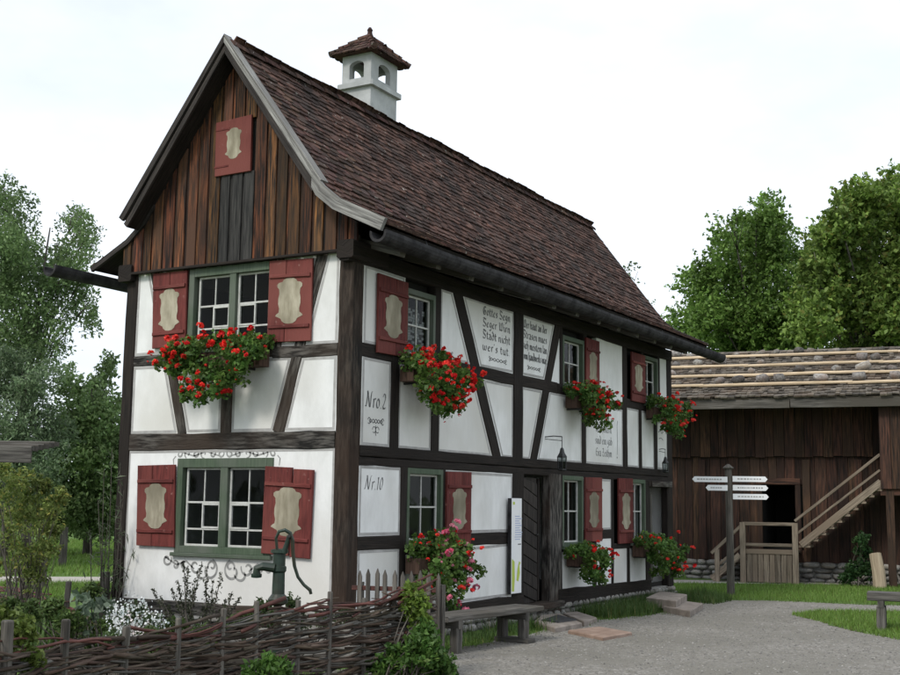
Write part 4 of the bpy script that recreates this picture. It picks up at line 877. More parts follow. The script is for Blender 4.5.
bench(f0, f1, (-.44, .05), .42, 'weathered plank bench along the house wall under the pink geraniums')
q0 = GR(868, 597, .46)[:2]; bench(q0, q0+np.array((1.75, .25)), (-.06, .42), .52, 'grey wooden bench standing on the grass at the right edge', legs=(.09, .9), foot=False, th=.11)

# picket fence at the corner of the house
P0, P1 = at_depth(357, 567, 13.05), at_depth(440, 572, 12.75)
t = thing('picket_fence', ((P0[0]+P1[0])/2, (P0[1]+P1[1])/2, 0), 'short grey picket fence between the corner post and the bench', 'fence')
dirv = nrm((P1-P0)*(1, 1, 0)); nv = np.array((-dirv[1], dirv[0], 0)); zt = .94
for i in range(10):
    c = P0+(P1-P0)*(i+.4)/9.6; w = .045; h = zt+random.uniform(-.02, .015); ln = random.uniform(-.01, .01)
    V = []
    for d in (-.011, .011):
        V += [(*(c+dirv*a+nv*d)[:2], z) for a, z in ((-w/2, .12), (w/2, .12), (w/2+ln, h-.06), (ln, h), (-w/2+ln, h-.06))]
    Fc = [[0, 1, 2, 3, 4], [9, 8, 7, 6, 5]]+[[i_, 5+i_, 5+(i_+1) % 5, (i_+1) % 5] for i_ in range(5)]
    mk('picket', (V, Fc, [((V[k][0]+V[k][1]), V[k][2]) for fc in Fc for k in fc]), M['post'], t)
for z in (.30, .74): mk('rail', beam((*(P0+nv*.03-dirv*.06)[:2], z), (*(P1+nv*.03)[:2], z), .05, .035, (0, 0, 1), seg=3, jit=.05), M['rod_red'], t)
for c in (P0+dirv*.02, P1): mk('post', beam((c[0]+nv[0]*.07, c[1]+nv[1]*.07, 0), (c[0]+nv[0]*.07, c[1]+nv[1]*.07, .8), .06, .06, (1, 0, 0)), M['post'], t)

# hand pump
PD = 11.7
def pp(x, y, k=0.): return at_depth(x, y, PD+k)
b = pp(278, 600); b[2] = 0
t = thing('water_pump', tuple(b), 'dark green cast iron hand pump with curved handle behind the wattle fence', 'pump')
cx_, cy_ = b[0], b[1]; zc = lambda y: at_depth(278, y, PD)[2]
mk('column', lathe([(.036, 0), (.036, zc(606)), (.095, zc(603)), (.098, zc(599)), (.062, zc(594)), (.058, zc(573)), (.072, zc(571)), (.072, zc(567)), (.06, zc(566)), (.06, zc(554)), (.085, zc(553)), (.085, zc(550)), (.045, zc(549))], (cx_, cy_, 0), 18), M['pump'], t, smooth=False)
mk('spout', tube([pp(275, 568), pp(263, 566.5), pp(257, 568.5), pp(256.5, 575)], [.045, .04, .036, .042], 12), M['pump'], t)
mk('spout_lip', tube([pp(256.5, 574), pp(256.4, 577)], [.052, .052], 12), M['pump'], t)
hd = mk('handle', tube([pp(284, 553), pp(287, 543), pp(289, 536)], [.03, .022, .02], 10), M['pump'], t)
mk('lever', tube([pp(277, 549), pp(276, 538), pp(279, 531.5), pp(285, 530), pp(290, 533), pp(292.5, 540), pp(293, 553), pp(294.5, 566), pp(298, 577), pp(304, 585), pp(310, 590), pp(311, 594)], [.014, .014, .016, .018, .020, .020, .018, .017, .016, .016, .018, .015], 10), M['pump'], t)
mk('pivot_bolt', tube([pp(289, 536, -.05), pp(289, 536, .05)], .016, 8), M['iron'], t)

# ================================================================== wattle fences
def wattle(name, label, path, tops, posts, rows, rad, mats, grp, weave=.045, jagged=.075, seglen=(1.1, 2.6)):
    """path(s) -> xy, s in 0..1; tops(s) height of the weave; posts: list of (s, height, radius)"""
    c = path(.5); t = thing(name, (c[0], c[1], 0), label, 'fence', grp)
    for s, h, r_ in posts:
        p = path(s); j = np.array((random.uniform(-.02, .02), random.uniform(-.02, .02)))
        mk('post', tube([(p[0], p[1], -.05), (p[0]+j[0]*.5, p[1]+j[1]*.5, h*.5), (p[0]+j[0], p[1]+j[1], h-.01), (p[0]+j[0], p[1]+j[1], h)], [r_, r_*.97, r_*.93, r_*.8], 9), M['post'], t)
    N = 200; pts = np.array([path(i/N) for i in range(N+1)]); L = np.concatenate([[0], np.cumsum(np.linalg.norm(np.diff(pts, axis=0), axis=1))]); tot = L[-1]
    ps = [s*tot for s, _, _ in posts]
    def xy(l): l = min(max(l, 0), tot); return np.array((np.interp(l, L, pts[:, 0]), np.interp(l, L, pts[:, 1])))
    def tang(l): return nrm(np.append(xy(l+.05)-xy(l-.05), 0))
    cnt = 0
    for k in range(rows):
        l = -random.uniform(0, 1.0)
        while l < tot:
            ln = random.uniform(*seglen); a, b = max(0, l), min(tot, l+ln)
            if b-a > .35:
                ph = (k+int(l*3)) % 2; base = (k+.5)/rows; sl = random.uniform(-jagged, jagged)*1.6; n = max(5, int((b-a)/.14)); P = []; o1, o2 = random.uniform(0, 6), random.uniform(.015, .03)
                for i in range(n+1):
                    x = a+(b-a)*i/n; idx = np.searchsorted(ps, x); xa = ps[idx-1] if idx > 0 else ps[0]-.4; xb = ps[idx] if idx < len(ps) else ps[-1]+.4
                    w = math.cos(math.pi*(x-xa)/max(.1, xb-xa)); sg = (1 if (idx+ph) % 2 else -1)*w*weave
                    tn = tang(x); nn = np.array((-tn[1], tn[0])); z = tops(x/tot)*base+sl*(2*i/n-1)+o2*math.sin(x*3.1+o1)+random.uniform(-.010, .010)
                    q = xy(x)+nn*(sg+random.uniform(-.018, .018)); P.append((q[0], q[1], max(.012, z)))
                r0 = rad*random.choice((.55, .7, .85, 1., 1.2, 1.45))*random.uniform(.9, 1.1); up = k >= rows-2
                o = mk('rod', tube(P, [r0*(1-.45*i/n) for i in range(n+1)][::random.choice((1, -1))], 6), random.choice(mats[1] if up else mats[0]), t, smooth=True); cnt += 1
            l += ln*random.uniform(.45, .75)
    return t, xy, tot
def fence_pt(x): p = at_depth(x, 600, 8+4*x/430); return np.array((p[0], p[1]))
XA, XB = -45., 434.
tops_px = [(-45, .68), (70, .65), (130, .61), (180, .60), (260, .69), (330, .72), (434, .78)]
top_f = lambda s: float(np.interp(XA+(XB-XA)*s, [a for a, _ in tops_px], [b for _, b in tops_px]))
pst = [(-28, .76, .045), (10, .84, .045), (67, .80, .034), (126, .70, .034), (180, .72, .028), (223, .76, .027), (257, .80, .026), (299, .78, .027), (330, .84, .026), (365, .76, .024), (394, .76, .024), (424, .72, .024)]
wf, wxy, wtot = wattle('wattle_fence', 'woven hazel wattle fence in the foreground with rough grey posts', lambda s: fence_pt(XA+(XB-XA)*s), top_f, [((x-XA)/(XB-XA), h, r_) for x, h, r_ in pst], 46, .0135, ([M['rod'], M['rod'], M['rod'], M['bench']], [M['rod_red'], M['rod'], M['rod_red']]), None)
for a, b in (((392, 598, 11.6), (432, 574, 11.9)), ((398, 604, 11.5), (437, 579, 11.8)), ((380, 603, 11.4), (428, 590, 12))): mk('rod', tube([at_depth(*a), (at_depth(*a)+at_depth(*b))/2+(0, 0, .02), at_depth(*b)], [.016, .014, .009], 6), M['rod_red'], wf)
def fence2(s): p = at_depth(-40+130*s, 590, 17-2.2*s); return np.array((p[0], p[1]))
wattle('wattle_fence', 'low reddish wattle fence at the far left before the pale path', fence2, lambda s: .50-.15*s, [(.1, .62, .04), (.48, .62, .04), (.82, .62, .04)], 14, .016, ([M['rod_red'], M['rod']], [M['rod_red']]), None)

# ================================================================== signpost
p = GR(731, 596); dep = float(np.dot(p-CAM, _f)); ex = np.array((math.cos(YAW), math.sin(YAW), 0))
t = thing('signpost', (p[0], p[1], 0), 'wooden signpost with five white arrow boards on the grass before the barn', 'signpost')
zt = at_depth(729, 468, dep)[2]
mk('post', tube([(p[0], p[1], -.1), (p[0], p[1], zt*.5), (p[0]-.01, p[1], zt)], [.075, .07, .065], 12), M['post'], t)
mk('cap', lathe([(.10, 0), (.11, .02), (.02, .09)], (p[0]-.01, p[1], zt-.005), 12), M['post'], t)
for (xa, xb, y, sd_) in ((692, 727.5, 479.3, -1), (732.8, 768, 478.6, 1), (705.5, 727.5, 487.8, -1), (732.8, 768.5, 487.5, 1), (732.8, 768.8, 496.4, 1)):
    z = at_depth(731, y, dep)[2]; a, b = (xa-730)/F_PX*dep, (xb-730)/F_PX*dep; h = .052; tip = .045
    pr = [(a, -h), (b-tip, -h), (b, 0), (b-tip, h), (a, h)] if sd_ > 0 else [(b, -h), (b, h), (a+tip, h), (a, 0), (a+tip, -h)]
    nv = np.array((-ex[1], ex[0], 0)); V = [p+ex*x+np.array((0, 0, z+q))+nv*d for d in (-.085, -.065) for x, q in pr]; n = 5
    o = mk('arrow_board', (V, [list(range(5)), list(range(5, 10))[::-1]]+[[i, (i+1) % 5, 5+(i+1) % 5, 5+i] for i in range(5)]), M['signw'], t)
    gs = []; x = min(a, b)+.09
    while x < max(a, b)-.12:      # small grey lettering, too small to read
        w = random.uniform(.02, .05); V = [p+ex*q+np.array((0, 0, z+r_))-nv*.0865 for q, r_ in ((x, -.012), (x+w, -.012), (x+w, .014), (x, .014))]; gs.append((V, [[0, 1, 2, 3]])); x += w+random.uniform(.008, .02)
    mk('lettering', join(gs), M['band'], o)

# ================================================================== barn
BA = R(8); BE = np.array((math.cos(BA), math.sin(BA), 0)); BN = np.array((math.sin(BA), -math.cos(BA), 0))
B0 = GR(760, 580.5); B0[2] = 0
barn = thing('barn', tuple(B0), 'dark brown timber barn with stone-weighted shingle roof and outside stair', 'barn')
def BP(x, y, d=0.):      # pixel -> (u, z) on the barn wall plane moved d forward
    o = B0+BN*d; r_ = ray(x, y); k = np.dot(o-CAM, BN)/np.dot(r_, BN); q = CAM+r_*k-o; return np.array((np.dot(q, BE), q[2]))
def bw(u, z, d=0.): return B0+BE*u+BN*d+np.array((0, 0, z))
def bslab(poly, d0, d1, ch=.005):
    P_ = ccw(poly); Q = inset(P_, ch); n = len(P_)
    V = [bw(u, z, d0) for u, z in P_]+[bw(u, z, d1-ch) for u, z in P_]+[bw(u, z, d1) for u, z in Q]
    Fc = [[k*n+i, k*n+(i+1) % n, (k+1)*n+(i+1) % n, (k+1)*n+i] for k in (0, 1) for i in range(n)]+[[2*n+i for i in range(n)]]
    uv = {}
    us = [(P_+P_+Q)[i] for fc in Fc for i in fc]
    return V, Fc, us
def bbeam(a, b, w, h, m, name, par=None, seg=4, jit=.04, d=0.): return mk(name, beam(bw(*a), bw(*b), w, h, (0, 0, 1) if abs(a[1]-b[1]) < abs(a[0]-b[0]) else BE, seg=seg, jit=jit), M[m], par or barn)
UL, UR = -4.5, 7.5
zJ = BP(780, 457)[1]; zE = BP(780, 404)[1]; zP = BP(780, 561)[1]
da, db = BP(762, 485)[0], BP(795, 485)[0]; dz0, dz1 = BP(780, 549)[1], BP(780, 485)[1]
u = UL
while u < UR:       # lower boards, joint to joint
    w = random.uniform(.17, .26); e_ = u+w-.006
    segs = [(zP-.02, zJ+.02)]
    if e_ > da-.02 and u < db+.02: segs = [(dz1+.02, zJ+.02), (zP-.02, dz0-.02)]
    for a, b in segs: mk('wall_board', bslab(rect(u, e_, a, b), -.04, random.uniform(-.004, .008)), M['bwood'], barn)
    u += w
u = UL
while u < UR:       # upper boards stand a little forward
    w = random.uniform(.17, .27); e_ = u+w-.006; mk('wall_board', bslab(rect(u, e_, zJ+random.uniform(-.02, .02), zE+.43), .05, random.uniform(.085, .10)), M['bwood'], barn); u += w
mk('doorway_lining', (lambda P_: (P_, [[0, 1, 2, 3], [4, 5, 1, 0], [6, 7, 3, 2], [4, 0, 3, 7], [1, 5, 6, 2]]))([bw(da, dz0, -2.5), bw(db, dz0, -2.5), bw(db, dz1, -2.5), bw(da, dz1, -2.5), bw(da, dz0, -.03), bw(db, dz0, -.03), bw(db, dz1, -.03), bw(da, dz1, -.03)]), M['dark'], barn)
for a, b, w in (((da-.06, dz0-.1, .02), (da-.06, dz1+.05, .02), .13), ((db+.06, dz0-.1, .02), (db+.06, dz1+.05, .02), .13)): bbeam(a, b, .12, .07, 'bwood', 'door_post')
bbeam((da-.12, dz1+.08, .025), (db+.12, dz1+.08, .025), .14, .08, 'bwood', 'door_lintel')
bbeam((UL, zJ-.03, .06), (UR, zJ-.03, .06), .10, .08, 'bwood', 'wall_rail', seg=10)
for k, x in enumerate((702, 806, 858)): uu = BP(x, 470)[0]; bbeam((uu, zP, .02), (uu, zJ-.06, .02), .17, .06, 'bwood', 'wall_post')
mk('plinth_core', box((0, 0, zP/2), (1, 1, zP)), M['mortar'], barn); pc = barn.children[-1]
mk('back_wall', (lambda P_: (P_, [[0, 1, 2, 3]]))([bw(UL, 0, -5.6), bw(UR, 0, -5.6), bw(UR, zE+.4, -5.6), bw(UL, zE+.4, -5.6)]), M['bwood'], barn)
mk('light_block_sheet', (lambda P_: (P_, [[0, 1, 2, 3]]))([bw(UL, zJ, .035), bw(UR, zJ, .035), bw(UR, zE+.4, .035), bw(UL, zE+.4, .035)]), M['dark'], barn)  # dark sheet added behind the upper boards to stop sky light through their gaps
bpy.data.objects.remove(pc)
mk('plinth_core', bslab(rect(UL, UR, 0, zP-.01), -.3, -.03), M['mortar'], barn)
stones_along(barn, bw(UL, 0, 0), bw(UR, 0, 0), -.02, zP, BN, smin=.18, smax=.42, thick=.2, keep=lambda x: abs(x+UL-(-.3)) > .01)
# boulder heap to the right of the landing
# gallery at the right end, carried on posts
gu = BP(881, 470, 1.1)[0]; gz = BP(881, 489, 1.1)[1]
u = gu
while u < UR: mk('gallery_board', bslab(rect(u, u+.21, gz, zE+.2), 1.07, 1.10+random.uniform(0, .012)), M['bwood'], barn); u += .216
for i in range(6): mk('gallery_board', (lambda a: beam(bw(gu, gz, a), bw(gu, zE+.2, a), .17, .03, BN))(.15+i*.175), M['bwood'], barn)
mk('gallery_floor', bslab(rect(gu+.01, UR, gz, gz+.08), .05, 1.06), M['bwood'], barn)
for uu in (gu+.16, gu+.6): bbeam((uu, 0, .98), (uu, gz, .98), .16, .16, 'bwood', 'gallery_post')
bbeam((gu-.03, gz-.07, .98), (UR, gz-.07, .98), .14, .14, 'bwood', 'gallery_beam')
# roof
eo = 1.35; ze = BP(780, 402, eo)[1]; pitch = math.tan(R(21)); rl = 3.95
def rp(u, s, h=0.): return bw(u, ze+.10+s*math.sin(R(21))+h*math.cos(R(21)), eo-s*math.cos(R(21))+h*math.sin(R(21)))
deck = [rp(UL-.5, 0, -.10), rp(UR, 0, -.10), rp(UR, rl, -.10), rp(UL-.5, rl, -.10), rp(UL-.5, 0, 0), rp(UR, 0, 0), rp(UR, rl, 0), rp(UL-.5, rl, 0)]
br = mk('roof', (deck, [[3, 2, 1, 0], [4, 5, 6, 7], [0, 1, 5, 4], [1, 2, 6, 5], [2, 3, 7, 6], [3, 0, 4, 7]]), M['shingle'], barn)
mk('roof_back', ([rp(UL-.5, rl, 0), rp(UR, rl, 0), bw(UR, ze, eo-2*rl*math.cos(R(21))), bw(UL-.5, ze, eo-2*rl*math.cos(R(21)))], [[0, 1, 2, 3]]), M['shingle'], barn)
zs = BP(790, 398, eo+.02)
for a, b in ((UL-.5, .9), (.92, 3.3), (3.32, UR)): mk('eave_board', beam(rp(a, -.03, -.13), rp(b, -.03, -.13), .20, .045, (0, 0, 1), seg=5, jit=.04), M['bench'], barn)
V, Fc = [], []; r_ = 0; s = -.06
while s < rl:      # split shingles in ragged courses
    u = UL-.5
    while u < UR:
        w = random.uniform(.09, .17); h = random.uniform(.018, .035); l = .42; j = random.uniform(-.03, .03); k = len(V); lift = random.uniform(.0, .03)
        q = [rp(u, s+j, h+.03+lift), rp(u+w-.006, s+j, h+.03+lift), rp(u+w-.006, s+l, .012), rp(u, s+l, .012), rp(u, s+j, .02+lift), rp(u+w-.006, s+j, .02+lift)]
        V += q; Fc += [[k, k+1, k+2, k+3], [k+4, k+5, k+1, k], [k+4, k, k+3], [k+5, k+2, k+1]]; u += w
    s += .21
tag(mk('shingle_field', (V, Fc), M['shingle'], br), kind='stuff')
ROCKS = [stone_mesh(50+i, M['rock']) for i in range(6)]
for k, s in enumerate((.75, 1.6, 2.5, 3.45)):
    for a, b in ((UL-.4, -1.2+.4*k), (-1.2+.4*k, 2.1+.3*k), (2.1+.3*k, UR)):
        mk('roof_pole', tube([rp(a, s+.03*(k % 2), .10), rp(a*.67+b*.33, s+random.uniform(-.05, .05), .105), rp(a*.33+b*.67, s+random.uniform(-.05, .05), .11), rp(b+.1, s, .115)], [.034, .04, .038, .032], 8), M['bpole'], br)
    u = UL+random.uniform(0, .5)
    while u < UR:
        sz = random.uniform(.15, .30)*random.choice((.8, 1, 1.1)); c = rp(u, s+.06+sz*.45, .07+sz*.42); o = link('roof_stone', random.choice(ROCKS), c, br); o.scale = (sz*random.uniform(.9, 1.4), sz, sz*.8); o.rotation_euler = (random.uniform(-.3, .3), random.uniform(-.3, .3), random.uniform(0, 6))
        u += random.uniform(.3, 1.1) if k != 3 else random.uniform(.25, .7)
# landing, rails and stairs
st = thing('outside_stair', tuple(bw(.2, 0, .6)), 'pale wooden landing and stair with handrails leading up the barn wall', 'staircase')
LD = 1.05
def sb(a, b, w, h, name, d, m='bwood_gold', seg=3): return mk(name, beam(bw(a[0], a[1], d), bw(b[0], b[1], d), w, h, (0, 0, 1) if abs(a[1]-b[1]) < abs(a[0]-b[0]) else BE, seg=seg, jit=.03), M[m], st)
ua, ub = BP(743, 550, LD)[0], BP(795.5, 550, LD)[0]; zl, zr, zm, zm2 = BP(770, 551, LD)[1], BP(770, 524, LD)[1], BP(770, 545, LD)[1], 0
for uu in (ua, ub): sb((uu, 0), (uu, zr+.03), .12, .12, 'newel_post', LD)
sb((ua, zr), (ub, zr), .075, .10, 'handrail', LD); sb((ua, zm), (ub, zm), .07, .05, 'mid_rail', LD); sb((ua, zl-.02), (ub, zl-.02), .10, .06, 'landing_edge', LD-.01)
n = 8; fw = (ub-ua-.14)/n
for i in range(n): a = ua+.07+fw*i; mk('front_board', bslab(rect(a+.006, a+fw-.006, .02, zl-.07+random.uniform(-.01, .01)), LD-.03, LD+random.uniform(-.004, .01)), M['bwood_gold'], st)
for i in range(5): mk('deck_plank', beam(bw(ua, zl-.02, .12+i*.19), bw(ub, zl-.02, .12+i*.19), .05, .17, (0, 0, 1)), M['bwood_gold'], st)
# right flight up to the gallery
a0, a1 = BP(801, 545, LD), BP(881, 482, LD); h0, h1 = BP(795, 521, LD), BP(880, 454.5, LD); m0, m1 = BP(798, 533, LD), BP(880, 470, LD)
sb(h0, h1, .06, .09, 'handrail', LD); sb(m0, m1, .05, .05, 'mid_rail', LD); sb(a0, a1, .15, .06, 'stringer', LD); sb(a0, a1, .15, .06, 'stringer', .25)
N = 10
for i in range(N):
    t_ = (i+.5)/N; q = a0*(1-t_)+a1*t_; mk('step', beam(bw(q[0]-.02, q[1]-.10, .2), bw(q[0]-.02, q[1]-.10, LD), .26, .045, BE), M['bwood_gold'], st)
# left flight down to the ground
a0, a1 = BP(712, 579, LD), BP(740, 555, LD); h0, h1 = BP(711.5, 553, LD), BP(742, 525, LD); pz = BP(717, 549, LD)
sb((pz[0], 0), (pz[0], pz[1]), .10, .10, 'newel_post', LD); sb(h0, h1, .07, .09, 'handrail', LD); sb(BP(718, 565, LD), BP(742, 545, LD), .06, .05, 'mid_rail', LD); sb(a0, a1, .13, .06, 'stringer', LD); sb(a0, a1, .13, .06, 'stringer', .25)
for i in range(4): t_ = (i+.5)/4; q = a0*(1-t_)+a1*t_; mk('step', beam(bw(q[0], q[1], .2), bw(q[0], q[1], LD), .24, .045, BE), M['bwood_gold'], st)
# log leaning by the gallery post
q = BP(880, 583, 1.3)[0]
o = mk('log', tube([bw(q, 0, 1.4), bw(q-.02, .35, 1.35), bw(q-.08, .72, 1.28)], [.14, .135, .125], 12), M['log']); tag(o, 'pale debarked log standing upright at the barn post', 'log')

# ================================================================== trees
def tree(name, label, base, circles, dep, ddep, per, leaf, c1, c2, trunk_r, sub=14, nl=None, odd=None, podd=.03, cat='tree', grp=None, aspect=1.6, up=.7, clr=.33, limbs=True, droop=0., spray=1.):
    """circles: (x, y, r) in photo pixels; each is a bough of the crown at its own depth"""
    base = np.array(base, float); t = thing(name, tuple(base), label, cat, grp); cen = []; CS, RS = [], []
    for x, y, r_ in circles:
        dd = dep+rng.uniform(-ddep, ddep); c = at_depth(x, y, dd); rr = 1.12*r_/F_PX*dd; cen.append((c, rr))
        tone = rng.uniform(.72, 1.32); sub_ = int(max(5, min(150, sub*(r_/17.)**2)))
        for k in range(sub_):       # leafy twigs pointing outwards (and hanging, for drooping kinds)
            v = rng.normal(size=3); v /= np.linalg.norm(v); q = c+v*rr*rng.uniform(.05, .85); L_ = max(.35, rr*rng.uniform(.3, .7)*spray*(1.6 if rng.random() < .12 else 1))
            dv = v+np.array((0, 0, .35-droop))+rng.normal(size=3)*.35; dv /= np.linalg.norm(dv); m_ = max(4, int(per*rng.uniform(.7, 1.3))); tt = rng.random((m_, 1))
            P_ = q+dv*tt*L_+np.array((0, 0, -droop*.5))*L_*tt**2+rng.normal(size=(m_, 3))*L_*.2*(1.2-tt)
            ok = P_[:, 2] > .12
            if ok.any(): CS.append(P_[ok]); RS.append((leaf_cols(m_, c1, c2, odd, podd)*tone*rng.uniform(.75, 1.25))[ok])
    top = max(c[2] for c, _ in cen); ctr = np.mean([c for c, _ in cen], axis=0)
    g_ = [tube([base+(0, 0, -.1), base+(ctr-base)*(.1, .1, .25)+(0, 0, 0), base+(ctr-base)*(.4, .4, .6), np.array((ctr[0], ctr[1], base[2]+(top-base[2])*.85))], [trunk_r*1.25, trunk_r, trunk_r*.7, trunk_r*.15], 9)]
    if limbs:
        for c, rr in cen[::7]:
            zz = base[2]+(c[2]-base[2])*rng.uniform(.45, .7); f = (zz-base[2])/max(.1, (top-base[2])*.85); s = np.array((base[0]+(ctr[0]-base[0])*min(1, f*.8), base[1]+(ctr[1]-base[1])*min(1, f*.8), zz))
            m_ = (s+c)/2+np.array((0, 0, .12*np.linalg.norm(c-s))); g_.append(tube([s, m_, c], [trunk_r*.28*(1.1-f*.5), trunk_r*.16, trunk_r*.05], 6))
            for k in range(5): v = rng.normal(size=3)*rr*.6; g_.append(tube([c*.6+m_*.4, c+v], [trunk_r*.08, .008], 5))
    mk('trunk', join(g_), M['bark'], t, smooth=True)
    P_ = np.concatenate(CS); C_ = np.clip(np.concatenate(RS), 0, 1); o0 = P_.mean(0)
    o = link('crown', leaf_mesh('crown', P_-o0, leaf, C_, M['leaf'], up, aspect), o0, t); o['kind'] = 'stuff'; return t
def circ(pts, n=3, f=.62, sq=1.):      # break each outline circle into smaller boughs
    out = []
    for x, y, r_ in pts:
        out.append((x, y, r_*.8))
        for k in range(n): a = rng.uniform(0, 6.28); out.append((x+math.cos(a)*r_*.75, y+math.sin(a)*r_*.75*sq, r_*f*rng.uniform(.6, 1)))
    return out
# behind the barn
b1_ = at_depth(757, 380, 42); b1_[2] = 0
tree('broadleaf_tree', 'green pointed broadleaf tree rising behind the barn roof next to the house', b1_, circ([(764, 208, 15), (768, 230, 22), (738, 238, 22), (722, 262, 20), (752, 262, 32), (786, 262, 24), (706, 290, 24), (738, 296, 36), (775, 300, 36), (802, 280, 18), (806, 305, 20), (700, 322, 26), (730, 330, 36), (765, 336, 38), (800, 330, 30), (745, 360, 30), (785, 362, 30)], 4), 42, 2.2, 12, .15, (.085, .165, .032), (.215, .340, .080), .24, spray=1.4, sub=62, odd=(.10, .15, .03), podd=.06, grp='trees behind the barn')
b2_ = at_depth(880, 380, 38); b2_[2] = 0
tree('chestnut_tree', 'broad dark green chestnut tree behind the barn at the right edge', b2_, circ([(893, 194, 20), (868, 204, 20), (828, 240, 14), (812, 275, 14), (850, 218, 22), (880, 226, 34), (915, 220, 34), (838, 216, 12), (848, 252, 30), (885, 268, 38), (825, 252, 14), (822, 282, 24), (850, 296, 34), (890, 306, 38), (930, 280, 40), (820, 318, 28), (855, 338, 34), (895, 344, 34), (935, 330, 34)], 4), 38, 2.4, 12, .17, (.095, .165, .032), (.250, .350, .085), .26, spray=1.3, sub=62, odd=(.20, .21, .05), podd=.08, grp='trees behind the barn', up=.9)
b3_ = at_depth(640, 380, 46); b3_[2] = 0
tree('young_tree', 'slender young tree peeking over the far roof slope', b3_, [(628, 268, 7), (634, 280, 8), (648, 306, 10), (657, 318, 10), (640, 330, 24), (665, 336, 14), (676, 345, 12)], 46, 1., 10, .13, (.06, .12, .03), (.14, .22, .06), .10, sub=9, grp='trees behind the barn')
# left of the house
bl = at_depth(6, 520, 33); bl[2] = 0
tree('birch_tree', 'tall birch with airy hanging twigs at the left edge', bl, circ([(2, 186, 16), (12, 210, 20), (-12, 230, 30), (22, 240, 18), (8, 262, 30), (38, 262, 20), (56, 262, 14), (62, 244, 10), (80, 228, 10), (88, 240, 8), (70, 218, 7), (30, 292, 30), (62, 286, 18), (0, 310, 34), (40, 322, 18), (78, 296, 9), (92, 306, 7), (88, 322, 6), (72, 262, 12), (84, 252, 9), (92, 232, 7), (78, 212, 5), (70, 310, 8), (60, 330, 9), (54, 345, 8), (84, 285, 8), (-20, 280, 34), (-25, 350, 40), (14, 350, 30), (34, 340, 12)], 4), 33, 2., 11, .105, (.095, .160, .060), (.205, .290, .120), .12, droop=.8, spray=1.9, sub=62, odd=(.13, .19, .08), podd=.10, aspect=1.9, clr=.36)
bs_ = at_depth(28, 540, 30); bs_[2] = 0
tree('grey_willow', 'dense grey-green willow below the birch at the left edge', bs_, circ([(18, 372, 22), (0, 385, 30), (30, 400, 26), (52, 372, 10), (10, 430, 34), (45, 430, 24), (30, 465, 34), (0, 470, 34), (-25, 420, 40)], 4), 30, 1.6, 12, .105, (.090, .145, .072), (.205, .275, .150), .12, spray=1.5, droop=.2, sub=80, aspect=2.4, odd=(.16, .2, .13), podd=.08)
bm = at_depth(88, 540, 36); bm[2] = 0
tree('alder_tree', 'green leafy tree beside the dark corner post of the house', bm, circ([(70, 385, 12), (86, 400, 16), (104, 380, 10), (108, 366, 7), (70, 412, 20), (98, 420, 22), (118, 410, 12), (60, 445, 24), (92, 455, 28), (120, 450, 18), (75, 490, 30), (108, 492, 26), (130, 470, 14), (50, 500, 22), (60, 516, 18), (85, 518, 18), (108, 518, 18), (30, 512, 20)], 4), 36, 2., 13, .125, (.115, .190, .070), (.25, .34, .14), .12, spray=1.4, sub=85, odd=(.12, .17, .06), podd=.08)
# far dark wood line behind the lawn
CS = []
for i in range(420): x = rng.uniform(-260, 260); c = at_depth(x, 515-abs(rng.normal())*16, rng.uniform(60, 80)); CS.append(c)
tag(blob('far_wood', CS, 1.6, 34, .42, (.016, .04, .014), (.05, .085, .03), kind='stuff'), 'distant dark wood edge beyond the left lawn', 'wood')
CS = []
for i in range(420): x = rng.uniform(640, 1250); c = at_depth(x, 500-abs(rng.normal())*30, rng.uniform(52, 70)); CS.append(c)
tag(blob('far_wood', CS, 1.6, 30, .42, (.016, .04, .014), (.05, .085, .03), kind='stuff'), 'distant dark wood showing low behind the barn roof', 'wood')

# ================================================================== garden plants
def shrub(name, label, px, dep, ddep, per, leaf, c1, c2, sub=10, stems=6, cat='shrub', aspect=2.2, odd=None, podd=.05, up=.2, clr=.42, ground=None, grp=None):
    x0_ = np.mean([p_[0] for p_ in px]); b = at_depth(x0_, 560, dep); b[2] = 0.; t = thing(name, tuple(b), label, cat, grp); CS, RS, gs = [], [], []
    for x, y, r_ in px:
        dd = dep+rng.uniform(-ddep, ddep); c = at_depth(x, y, dd); rr = r_/F_PX*dd; c[2] = max(c[2], rr*.4)
        tone = rng.uniform(.75, 1.3); tw = max(3, int(sub*per/11))
        for k in range(tw):
            v = rng.normal(size=3); v /= np.linalg.norm(v); q = c+v*rr*rng.uniform(.05, .8); L_ = max(leaf*1.5, rr*rng.uniform(.3, .9)); dv = v+np.array((0, 0, .6))+rng.normal(size=3)*.4; dv /= np.linalg.norm(dv); m_ = 9+rng.integers(6); tt = rng.random((m_, 1))
            P_ = q+dv*tt*L_+rng.normal(size=(m_, 3))*(leaf*.5)*(1.2-tt); P_[:, 2] = np.maximum(P_[:, 2], .02); CS.append(P_); RS.append(leaf_cols(m_, c1, c2, odd, podd)*tone*rng.uniform(.75, 1.25))
        for k in range(max(1, stems//2)): e1 = c+rng.normal(size=3)*rr*.4; s_ = b+np.array((rng.normal()*.15, rng.normal()*.15, 0)); gs.append(tube([s_, (s_+e1)/2+rng.normal(size=3)*.04, e1-(0, 0, rr*.3)], [.009, .006, .002], 5))
    mk('stems', join(gs), M['bark'], t); P_ = np.concatenate(CS); C_ = np.clip(np.concatenate(RS), 0, 1); o0 = P_.mean(0)
    o = link('leaves', leaf_mesh('leaves', P_-o0, leaf*.85, C_, M['leaf'], up, aspect), o0, t); o['kind'] = 'stuff'; return t
